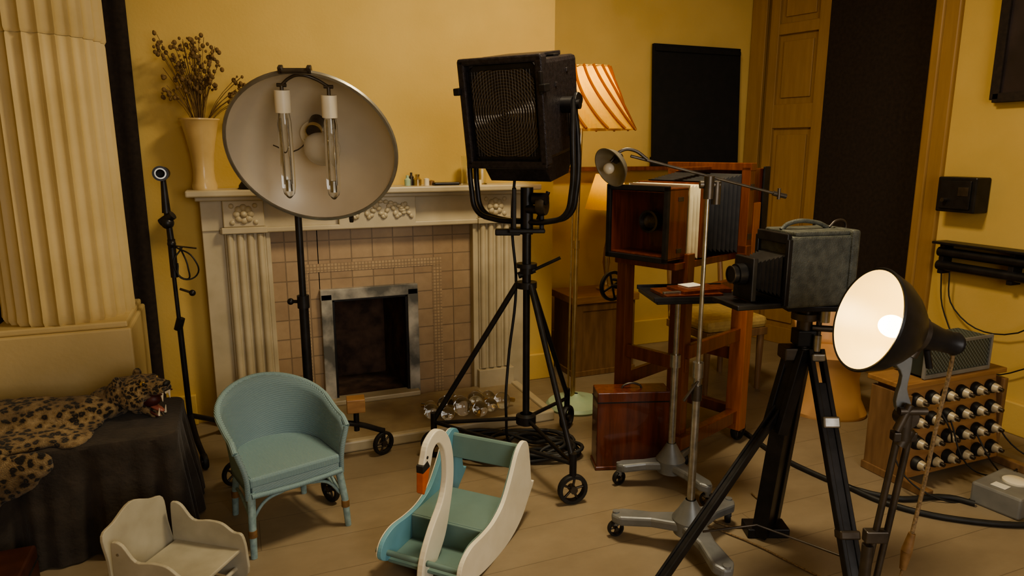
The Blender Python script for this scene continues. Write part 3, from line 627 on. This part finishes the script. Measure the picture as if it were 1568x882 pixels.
tube(g,'carry_handle',[[(-.05,0,.40),(-.04,0,.415),(.04,0,.415),(.05,0,.40)]],.005,m_dull)

# ---------------------------------------------------------------- tray stand A
def starbase(g,n,r,a0,mat,wd=1):
    L=[];cl=[]
    for k in range(n):
        a=R(a0+k*360/n); e=(r*math.cos(a),r*math.sin(a))
        plate(g,f'foot_arm_{k}',[(x*1,y*wd) for x,y in [(0.0,-.038),(r*.5,-.022),(r*.93,-.028),(r*1.06,-.012),(r*1.06,.012),(r*.93,.028),(r*.5,.022),(0,.038)]],.04,mat,T(0,0,.110)@Matrix.Rotation(a,4,'Z')@Matrix.Rotation(R(5),4,'Y'),.01)
        cl.append(((e[0],e[1],.05),(e[0],e[1],.11),.014))
        wheel(g,f'caster_{k}',(e[0],e[1],.034),(math.sin(a+.6),-math.cos(a+.6),0),.034,.022)
    cyls(g,'caster_posts',cl,m_cast)
    lathe(g,'centre_boss',[(.001,.07),(.062,.07),(.068,.13),(.048,.16),(.026,.20),(.02,.21)],mat)
g=place('instrument_tray_stand',.745,3.0,0)
starbase(g,3,.24,-60,m_cast,1.2)
cyls(g,'pole',[((0,0,.2),(0,0,.62),.017),((0,0,.6),(0,0,.91),.012),((0,0,.58),(0,0,.64),.024)],m_steel)
box(g,'tray',(.05,-.02,.92),(.40,.28,.02),m_blackmet,(0,0,6)); 
boxes(g,'tray_lip',[((.05,-.165,.933),(.40,.01,.02),(0,0,6)),((.03,.12,.933),(.40,.01,.02),(0,0,6))],m_blackmet,.002)
boxes(g,'plate_holders',[((.02,-.05,.938),(.26,.18,.016),(0,0,12)),((.06,-.04,.953),(.2,.14,.014),(0,0,20)),((.16,.02,.94),(.13,.1,.02),(0,0,5))],m_mahog,.002)
boxes(g,'paper_card',[((.05,-.01,.963),(.09,.07,.004),(0,0,28))],m_paper,.001)
boxes(g,'steel_clip',[((.0,-.10,.95),(.2,.02,.01),(0,0,15))],m_steel,.002)
# ---------------------------------------------------------------- copy lamp on stand B
g=place('dish_lamp_on_rolling_stand',.70,2.47,0)
starbase(g,3,.29,-78,m_cast,1.5)
cyls(g,'pole',[((0,0,.2),(0,0,.75),.015),((0,0,.72),(0,0,1.46),.008),((0,0,.71),(0,0,.77),.02)],m_steel)
cyls(g,'clamp',[((0,-.01,1.38),(0,-.01,1.46),.018),((-.03,0,1.43),(.04,0,1.43),.014),((.03,0,1.36),(.03,0,1.44),.016),((0,-.01,.70),(-.05,-.01,.62),.006),((0,0,.62),(0,0,.68),.02)],m_dull)
cyls(g,'arm',[((-.28,0,1.53),(.30,.05,1.385),.005),((.25,.045,1.397),(.30,.05,1.385),.009),((.27,.04,1.375),(.27,.04,1.415),.006)],m_dull)
tube(g,'gooseneck',[[(-.22,0,1.518),(-.27,0,1.55),(-.31,0,1.55),(-.35,0,1.51)]],.006,m_dull)
pd=[(.001,.045),(.03,.04),(.052,.026),(.070,0),(.074,0),(.055,.03),(.03,.047),(.001,.052)]
lathe(g,'small_dish',pd,m_reflout,(-.355,-.02,1.49),(.62,.42,.35),40)
cyl(g,'small_dish_neck',(-.335,0,1.515),(-.315,.02,1.53),.014,m_dull)
balls(g,'small_dish_bulb',[((-.360,-.025,1.487),.02)],m_frost)

# ---------------------------------------------------------------- box camera on tripod
g=place('box_camera_on_tripod',1.10,2.50,0)
h=empty('camera_body',(-.035,0,.085),(0,0,R(-76)),g,sc=.92)
box(h,'body',(0,.01,1.13),(.22,.27,.28),m_leather,bevel=.01)
box(h,'rear_section',(0,.155,1.14),(.235,.04,.30),m_leather,bevel=.01)
box(h,'top_cap',(0,.02,1.278),(.20,.25,.018),m_leather,bevel=.006)
box(h,'front_door_bed',(0,-.22,1.0),(.19,.22,.02),m_blackmet)
bellows(h,'bellows',-.125,-.235,.17,.11,1.115,7,m_bell,.010)
box(h,'lens_board',(0,-.245,1.10),(.13,.022,.17),m_blackmet)
cyls(h,'lens_barrel',[((0,-.25,1.115),(0,-.29,1.115),.042),((0,-.29,1.115),(0,-.31,1.115),.034)],m_blackmet,28)
lathe(h,'lens_ring',[(.03,0),(.035,0),(.035,.004),(.03,.004)],m_dull,(0,-.308,1.115),(0,-1,0),28)
boxes(h,'front_frame',[((0,-.13,1.26),(.20,.02,.04)),((0,-.13,1.01),(.20,.02,.03)),((.10,-.13,1.13),(.02,.02,.26)),((-.10,-.13,1.13),(.02,.02,.26))],m_blackmet)
tube(h,'carry_handle',[[(0,-.10,1.285),(0,-.07,1.308),(0,.06,1.31),(0,.11,1.29)]],.009,m_leather)
tube(h,'viewfinder_wire',[[(.0,.12,1.29),(.0,.15,1.315),(.0,.19,1.31),(.0,.195,1.26)]],.005,m_dull)
cyls(h,'side_knobs',[((-.11,-.09,1.07),(-.125,-.09,1.07),.016),((-.11,.07,1.22),(-.13,.07,1.22),.010),((-.11,-.02,1.17),(-.114,-.02,1.17),.035)],m_blackmet)
cyls(h,'side_buttons',[((-.12,.10,1.24),(-.128,.10,1.24),.014)],m_dull)
boxes(h,'side_latches',[((-.113,-.09,1.06),(.006,.04,.06)),((-.113,.1,1.06),(.006,.02,.04)),((-.12,.155,1.05),(.006,.03,.12)),((-.12,.155,1.25),(.006,.03,.05))],m_blackmet,.002)
boxes(g,'head_plate',[((.0,0,.985),(.20,.16,.02)),((.0,0,.86),(.07,.07,.06))],m_blackmet)
cyls(g,'head_column',[((0,0,.80),(0,0,.98),.028),((0,0,.93),(0,0,.955),.05),((.045,-.02,.84),(.045,-.02,.96),.010),((.02,-.02,.90),(.09,-.04,.90),.012)],m_dull)
cyls(g,'head_screws',[((.05,-.05,.93),(.05,-.05,.975),.018),((.03,-.05,.82),(.03,-.05,.88),.014)],m_steel)
def legp(name,top,foot,w,d,mat):
    a=Vector(top);b=Vector(foot);dr=(b-a); q=dr.to_track_quat('Z','Y'); m=Matrix.Translation((a+b)/2)@q.to_matrix().to_4x4()
    bm=bmesh.new()
    for sx in(-1,1):
        bmesh.ops.create_cube(bm,size=1,matrix=Matrix.Translation((sx*w*.36,0,0))@Matrix.Diagonal((w*.28,d,dr.length,1)))
    bmesh.ops.create_cube(bm,size=1,matrix=Matrix.Translation((0,0,dr.length*.06))@Matrix.Diagonal((w*.5,d*.7,dr.length*.86,1)))
    return fin(name,bm_me(bm),mat,g,mtx=m,bevel=.003,smooth=False)
legp('leg_rear',(-.0,.03,.82),(-.055,.08,0.01),.145,.06,m_blackmet)
legp('leg_left',(-.07,-.02,.60),(-.72,-.50,0.0),.035,.03,m_blackmet)
legp('leg_right',(.03,-.04,.82),(.04,-.55,0.0),.06,.035,m_blackmet)
legp('leg_left_upper',(-.02,-.01,.82),(-.10,-.045,.50),.09,.05,m_blackmet)
box(g,'rear_foot_block',(-.055,.08,.02),(.17,.09,.04),m_blackmet)
boxes(g,'leg_clamps',[((-.02,0,.80),(.12,.08,.05)),((.04,-.38,.27),(.07,.05,.03),(-20,0,0))],m_dull,.006)
boxes(g,'leg_clamp_plate',[((.035,-.20,.60),(.06,.03,.04),(-20,0,0)),((.03,-.06,.80),(.05,.04,.03))],m_steel,.006)
tube(g,'spreader',[[(-.42,-.28,.22),(-.2,-.2,.2),(.04,-.42,.2)]],.004,m_dull,smooth=False)

# ---------------------------------------------------------------- lit reflector lamp
g=place('lit_reflector_lamp',1.135,1.93,0)
h=empty('lamp_head',(.0,0,1.04),(R(-16),0,R(-86)),g,sc=.97)
pf=[(.158,0),(.155,.02),(.142,.06),(.117,.10),(.087,.135),(.057,.155),(.05,.165)]
lathe(h,'reflector_inside',[(.152,.0),(.149,.02),(.136,.06),(.112,.098),(.08,.13),(.04,.148),(.001,.15)],m_reflit,(0,-.12,0),(0,1,0),64)
lathe(h,'reflector_outside',[(.152,0),(.158,-.002),(.161,.004)]+pf,m_blackmet,(0,-.12,0),(0,1,0),64)
lathe(h,'neck',[(.05,.16),(.045,.20),(.036,.24),(.033,.29),(.036,.295),(.036,.30),(.001,.305)],m_blackmet,(0,-.12,0),(0,1,0),40)
lathe(h,'neck_collar',[(.052,.155),(.056,.16),(.056,.175),(.05,.18)],m_dull,(0,-.12,0),(0,1,0),40)
balls(h,'glowing_bulb',[((0,-.035,0),(.034,.04,.034)),((0,.01,0),(.018,.03,.018))],m_bulb,24)
cyls(h,'switch',[((0,.175,0),(0,.19,0),.03),((0,.1,-.04),(0,.13,-.09),.01)],m_blackmet)
plate(g,'mount_bracket',smoothpoly([(-.01,.97),(.03,.98),(.035,.92),(.03,.86),(.05,.80),(.02,.78),(0,.82),(.01,.90),(-.015,.94)],3),.02,m_cast,M_XZ,.003)
cyls(g,'swivel_joint',[((.04,-.02,.77),(.04,.02,.77),.03),((.04,0,.70),(.04,0,.79),.022),((.0,-.03,.80),(.08,-.03,.80),.012),((.0,-.03,.74),(.03,-.03,.82),.012),((.03,.0,.96),(.05,0,1.0),.02)],m_dull)
cyls(g,'stand_tubes',[((.025,0,.73),(-.045,0,.06),.010),((.06,0,.73),(-.01,0,.06),.010),((-.03,0,.06),(-.03,0,.35),.017),((.03,0,.68),(.055,0,.73),.02)],m_dull)
boxes(g,'stand_clamps',[((.04,0,.71),(.07,.03,.03)),((-.01,0,.38),(.07,.03,.04))],m_dull)
L=[[(-.03,0,.10),(.12*math.cos(a),.12*math.sin(a),.05),(.2*math.cos(a),.2*math.sin(a),.012)] for a in(1.0,3.1,5.2)]
tube(g,'stand_feet',L,.011,m_blackmet)
tube(g,'flex_cord',[[(.17,.02,.97),(.175,.03,.92),(.15,.02,.75),(.12,0,.55),(.09,-.02,.4)]],.006,m_cord)
cyls(g,'cord_handle',[((.09,-.02,.40),(.08,-.02,.34),.010,.016),((.08,-.02,.34),(.075,-.02,.28),.016,.010)],m_brownwrap)
tube(g,'flex_cord_tail',[[(.075,-.02,.28),(.06,-.02,.12),(.10,-.03,.01),(.25,-.05,.008)]],.005,m_cord)
wx,wy=W(1.135,1.93); fd=Vector((math.sin(R(-86-YAW)),-math.cos(R(-86-YAW)),.27)).normalized()
light('reflector_bulb_light','POINT',tuple(Vector((wx,wy,1.04))+fd*.085),2.0,(1,.78,.40),shadow_soft_size=.03)

# ---------------------------------------------------------------- rheostat cabinet
g=empty('rheostat_control_board',(3.16,2.14,0))
boxes(g,'cabinet',[((0,.07,.25),(.64,.14,.42)),((-.335,.05,.22),(.03,.2,.44)),((.335,.05,.22),(.03,.2,.44))],m_brown)
box(g,'sloped_panel',(0,-.02,.25),(.64,.03,.44),m_pine,(-8,0,0))
box(g,'top_board',(0,.07,.475),(.72,.20,.025),m_pine)
boxes(g,'feet',[((-.335,-.02,.02),(.04,.36,.04)),((.335,-.02,.02),(.04,.36,.04))],m_brown)
k1=[];k2=[];k3=[]
for r_ in range(4):
    for c in range(6):
        x=-.26+c*.104; z=.40-r_*.10; y=-.038-(z-.25)*-.14
        k1.append(((x,y,z),(x,y-.025,z),.036,.030)); k2.append(((x,y-.025,z),(x,y-.05,z),.024,.018)); k3.append(((x,y-.05,z),(x,y-.068,z-.002),.010))
cyls(g,'porcelain_sockets',k2,m_sock,16); cyls(g,'black_dials',k1,m_rubber,16); cyls(g,'brass_terminals',k3,m_dull,10)
h=empty('valve_amplifier',(.02,.08,.488),(0,0,0),g)
box(h,'grille_case',(0,0,.09),(.44,.17,.16),m_greencab); boxes(h,'case_edges',[((0,-.087,.012),(.46,.012,.02)),((0,-.087,.17),(.46,.012,.015)),((-.225,-.085,.09),(.014,.014,.17)),((.225,-.085,.09),(.014,.014,.17))],m_greybox,.002)
tube(g,'loose_wires',[[( -.1,-.09,.3),(-.05,-.16,.1),(.1,-.2,.03),(.4,-.15,.01)],[(.1,-.09,.2),(.12,-.15,.1),(.2,-.15,.02)],[(-.2,-.09,.38),(-.18,-.14,.3),(-.1,-.11,.2)],[(.36,.1,.4),(.42,.05,.2),(.5,-.1,.02),(.6,-.2,.01)],[(-.34,-.0,.3),(-.42,-.1,.12),(-.3,-.25,.01),(-.1,-.28,.01)]],.004,m_rubber)
g=empty('grey_junction_box',(3.12,1.78,0))
box(g,'case',(0,0,.05),(.28,.20,.10),m_greybox,(0,0,8),.01); lathe(g,'dial',[(.05,0),(.05,.008),(.04,.014),(.001,.016)],m_ceramic,(.02,0,.10)); box(g,'label',(-.08,0,.102),(.05,.06,.003),m_paper,(0,0,8))
g=empty('black_floor_cables',(0,0,.013))
tube(g,'cable',[[(2.55,2.2,0),(2.6,1.95,0),(2.8,1.72,0),(3.1,1.58,0),(3.5,1.53,0),(3.8,1.8,0)],[(2.55,2.9,0),(2.5,2.4,0),(2.65,2.0,0),(2.9,1.90,0),(2.95,1.82,0)]],.013,m_rubber)
g=empty('tan_floor_cable',(0,0,.006))
tube(g,'cable',[[(*W(1.10,2.9),0),(*W(1.12,2.7),0),(*W(.9,2.62),0),(*W(.78,2.8),0),(*W(1.0,2.45),0),(*W(1.2,2.2),0),(*W(1.4,2.0),0)]],.004,m_cord)

g=empty('wall_switch_box',(3.89,2.71,1.30))
box(g,'case',(0,0,0),(.12,.23,.20),m_blackmet,bevel=.008); box(g,'cover',(-.065,.0,.0),(.012,.18,.16),m_blackmet); boxes(g,'label',[((-.072,-.05,.02),(.004,.06,.05))],m_dull,.001); cyl(g,'lever',(-.07,.05,-.03),(-.10,.05,-.03),.012,m_dull)
g=empty('tubular_wall_heater',(3.88,2.38,.93))
cyls(g,'tubes',[((0,-.42,z),(0,.42,z),.028) for z in(-.05,.03)],m_blackmet); boxes(g,'brackets',[((.03,y,-.01),(.08,.03,.18)) for y in(-.4,0,.4)],m_blackmet); box(g,'top_shelf',(.01,0,.085),(.12,.88,.015),m_blackmet)
tube(g,'flex',[[(0,.35,-.05),(.02,.3,-.3),(.02,.0,-.38),(.02,-.3,-.1)],[(0,.4,-.05),(.03,.36,-.35),(.03,.1,-.62),(.03,-.2,-.5)]],.004,m_rubber)
g=empty('dark_framed_picture',(3.92,2.22,2.25))
box(g,'canvas',(0,0,0),(.02,.74,.82),m_pic); boxes(g,'frame',[((-.008,0,.42),(.04,.8,.05)),((-.008,0,-.42),(.04,.8,.05)),((-.008,.39,0),(.04,.05,.86)),((-.008,-.39,0),(.04,.05,.86))],m_dark)

# ---------------------------------------------------------------- upholstered chair (back) and peach chair
g=empty('upholstered_side_chair',(2.92,3.60,0))
box(g,'seat_cushion',(0,0,.46),(.48,.44,.08),m_yellow,bevel=.03); box(g,'seat_rail',(0,0,.40),(.48,.44,.05),m_brown)
cyls(g,'front_legs',[((x,-.19,0),(x,-.19,.40),.016,.024) for x in(-.21,.21)]+[((x,.19,0),(x,.19,.40),.018,.024) for x in(-.21,.21)],m_brown)
cyls(g,'back_posts',[((x,.20,.40),(x,.27,.88),.022,.016) for x in(-.21,.21)]+[((-.21,.26,.85),(.21,.26,.85),.018),((-.21,.23,.62),(.21,.23,.62),.014)],m_brown)
g=empty('moulded_plastic_chair',(3.25,2.95,0))
lathe(g,'pedestal_shell',[(.21,0),(.215,.02),(.18,.10),(.16,.22),(.17,.32),(.20,.37),(.001,.36)],m_peach,rfun=lambda a,t:1+.06*math.cos(3*a))
bm=bmesh.new(); rows=[]
for i in range(25):
    a=R(20+i*140/24); rows.append([bm.verts.new(((.19+.04*q)*math.cos(a),(.19+.05*q)*math.sin(a),.35+.30*q*(.75+.25*math.sin((a-R(20))/R(140)*math.pi)))) for q in [j/6 for j in range(7)]])
for a,b in zip(rows,rows[1:]):
    for j in range(6): bm.faces.new((a[j],b[j],b[j+1],a[j+1]))
o=fin('back_shell',bm_me(bm),m_peach,g); s=o.modifiers.new('s','SOLIDIFY'); s.thickness=.02

# ---------------------------------------------------------------- draped table + leopard
g=empty('draped_table',(-.84,3.09,0))
bm=bmesh.new(); hw_,hd_=.56,.235; n=320; rows=[]
def perim(t):
    P=2*(2*hw_+2*hd_); s=t*P
    if s<2*hw_: return (-hw_+s,-hd_,0,-1)
    s-=2*hw_
    if s<2*hd_: return (hw_,-hd_+s,1,0)
    s-=2*hd_
    if s<2*hw_: return (hw_-s,hd_,0,1)
    s-=2*hw_; return (-hw_,hd_-s,-1,0)
for j in range(13):
    q=max(0,(j-2)/10); z=.45*(1-q)+.008*q; row=[]
    for i in range(n):
        t=i/n; x,y,nx,ny=perim(t)
        cx=max(-hw_+.05,min(hw_-.05,x)); cy=max(-hd_+.05,min(hd_-.05,y)); dv=Vector((x-cx,y-cy)); 
        if dv.length>.05: dv=dv.normalized()*.05
        dn=dv.normalized(); px=cx+dv.x; py=cy+dv.y
        f=(math.sin(t*6.28*15)+.6*math.sin(t*6.28*26+1)+.4*math.sin(t*6.28*41+2))*.020*min(1,q*1.4)+.045*q
        if j==0: px,py=px*.985,py*.965; zz=.452
        elif j==1: zz=.450; f=0
        elif j==2: zz=.440; f=.006
        else: zz=z
        row.append(bm.verts.new((px+dn.x*f,py+dn.y*f,zz)))
    rows.append(row)
for a,b in zip(rows,rows[1:]):
    for i in range(n): bm.faces.new((a[i],a[(i+1)%n],b[(i+1)%n],b[i]))
bm.faces.new(rows[0])
o=fin('drape_cloth',bm_me(bm),m_cloth,g); 
boxes(g,'table_frame',[((0,0,.42),(1.0,.36,.03)),((-.46,-.15,.21),(.04,.04,.42)),((.46,-.15,.21),(.04,.04,.42)),((-.46,.15,.21),(.04,.04,.42)),((.46,.15,.21),(.04,.04,.42))],m_brown)
g=empty('leopard_skin_with_head',(-.84,3.09,.452))
blob(g,'pelt_body',[((.27,.07,.04),(.11,.075,.05)),((.15,.06,.04),(.16,.10,.065)),((.0,.06,.045),(.2,.13,.07)),((-.18,.05,.045),(.26,.16,.08)),((-.40,.03,.03),(.24,.18,.06)),((.0,-.12,.012),(.2,.12,.03)),((-.24,-.18,.012),(.30,.10,.04)),((.14,-.02,.008),(.15,.12,.022)),((.20,-.14,.006),(.07,.11,.018)),
   ((-.12,-.29,-.06),(.24,.03,.11)),((-.22,-.30,-.16),(.20,.03,.12)),((-.30,-.315,-.27),(.17,.028,.10)),((.06,-.285,-.03),(.10,.03,.06)),((-.40,-.30,-.12),(.16,.03,.14))],m_leop,.010,4,disp=.022)
h=empty('head',(.41,.05,.10),(0,R(-6),R(-32)),g,sc=1.2)
blob(h,'skull_and_muzzle',[((0,0,.008),(.070,.062,.054)),((-.05,0,-.0),(.07,.062,.056)),((-.12,0,-.025),(.08,.062,.05)),((.052,0,.022),(.055,.036,.026)),((.088,0,.020),(.030,.030,.022)),((.085,.020,.006),(.030,.017,.016)),((.085,-.020,.006),(.030,.017,.016)),((.005,.048,-.020),(.045,.020,.034)),((.005,-.048,-.020),(.045,.020,.034)),
   ((.022,.026,-.052),(.042,.010,.014),(0,40,0)),((.022,-.026,-.052),(.042,.010,.014),(0,40,0)),((.048,0,-.080),(.034,.026,.013),(0,34,0)),((-.0,0,-.05),(.03,.045,.03)),((-.035,.050,.052),(.010,.020,.020)),((-.035,-.050,.052),(.010,.020,.020)),((.035,.026,.046),(.026,.012,.010)),((.035,-.026,.046),(.026,.012,.010))],m_leoph,.004,2)
balls(h,'eyes',[((.050,.034,.036),.0105),((.050,-.034,.036),.0105)],m_brass,14); balls(h,'pupils',[((.057,.039,.037),.0055),((.057,-.039,.037),.0055)],m_rubber,10)
balls(h,'nose',[((.116,0,.026),(.010,.016,.010))],m_rubber,14)
balls(h,'mouth_interior',[((.035,0,-.03),(.042,.028,.028))],m_mouth,16); balls(h,'tongue',[((.055,0,-.058),(.036,.015,.008),(0,30,0))],m_tongue,14)
balls(h,'lips',[((.088,s*.027,-.006),(.026,.004,.005)) for s in(-1,1)]+[((.055,s*.023,-.072),(.028,.004,.005),(0,32,0)) for s in(-1,1)],m_mouth,12)
cyls(h,'teeth',[((.104,s*.018,-.004),(.103,s*.019,-.034),.006,.001) for s in(-1,1)]+[((.074,s*.017,-.085),(.082,s*.017,-.058),.005,.001) for s in(-1,1)]+[((.112,y,-.002),(.112,y,-.010),.003,.001) for y in(-.009,-.003,.003,.009)],m_tooth,10)

# ---------------------------------------------------------------- small white child's armchair
g=place('childs_wooden_armchair',-1.16,2.16,76,sc=.92)
arm=smoothpoly([(-.17,.0),(.0,.0),(.13,.0),(.15,.08),(.15,.26),(.135,.285),(.10,.275),(.05,.22),(-.02,.225),(-.08,.22),(-.13,.19),(-.17,.18),(-.185,.10)],4)
for s in(-1,1):
    plate(g,f'side_{"left" if s<0 else "right"}',arm,.014,m_chairw,T(s*.15,0,.02)@M_YZ,.003)
plate(g,'back_panel',smoothpoly([(-.145,.04),(0,.04),(.145,.04),(.15,.2),(.15,.30),(.09,.325),(0,.36),(-.09,.325),(-.15,.30),(-.15,.2)],4),.014,m_chairw,T(0,.15,.02)@Matrix.Rotation(R(-8),4,'X')@M_XZ,.003)
box(g,'seat',(0,-.01,.135),(.29,.30,.014),m_chairw); 
cyls(g,'stretcher',[((-.17,-.13,.05),(.17,-.13,.05),.009)],m_chairw)
cyls(g,'screw_heads',[((s*.157,y,z),(s*.160,y,z),.005) for s in(-1,1) for y,z in((.12,.26),(-.12,.18),(.1,.14))],m_steel,10)
boxes(g,'splayed_legs',[((s*.165,y,.0635),(.018,.025,.13),(0,-s*10,0)) for s in(-1,1) for y in(-.14,.12)],m_chairw,.003)
g=empty('red_leather_case',(-1.0,2.60,0))
box(g,'body',(0,0,.08),(.50,.24,.16),M('red_brown_leather',(.07,.022,.014),(.045,.014,.009),12,.5),bevel=.01); box(g,'lid_seam',(0,0,.11),(.505,.245,.006),m_rubber,bevel=0); tube(g,'handle',[[(-.05,-.12,.08),(-.04,-.15,.08),(.04,-.15,.08),(.05,-.12,.08)]],.006,m_brownwrap)

# ---------------------------------------------------------------- lighting
light('window_daylight','AREA',(.95,-1.75,1.85),56,(1,.95,.87),shape='RECTANGLE',size=2.0,size_y=1.8,rot=(R(90),0,0))
light('ceiling_lamp','AREA',(1.5,2.35,3.2),62,(1,.84,.56),shape='DISK',size=.6,rot=(0,0,0))
w=bpy.data.worlds.new('World'); bpy.context.scene.world=w; w.use_nodes=True
bg=w.node_tree.nodes['Background']; bg.inputs[0].default_value=(.75,.85,1,1); bg.inputs[1].default_value=.6

cam=bpy.data.cameras.new('Camera'); co=bpy.data.objects.new('Camera',cam); COL.objects.link(co)
co.location=(0,0,1.55); co.rotation_euler=(R(90-11.36),0,R(-YAW)); cam.sensor_width=36; cam.lens=24.1; cam.clip_start=.05
bpy.context.scene.camera=co
vs=bpy.context.scene.view_settings
vs.view_transform='AgX'
try: vs.look='AgX - Medium High Contrast'
except Exception as e: print(e)
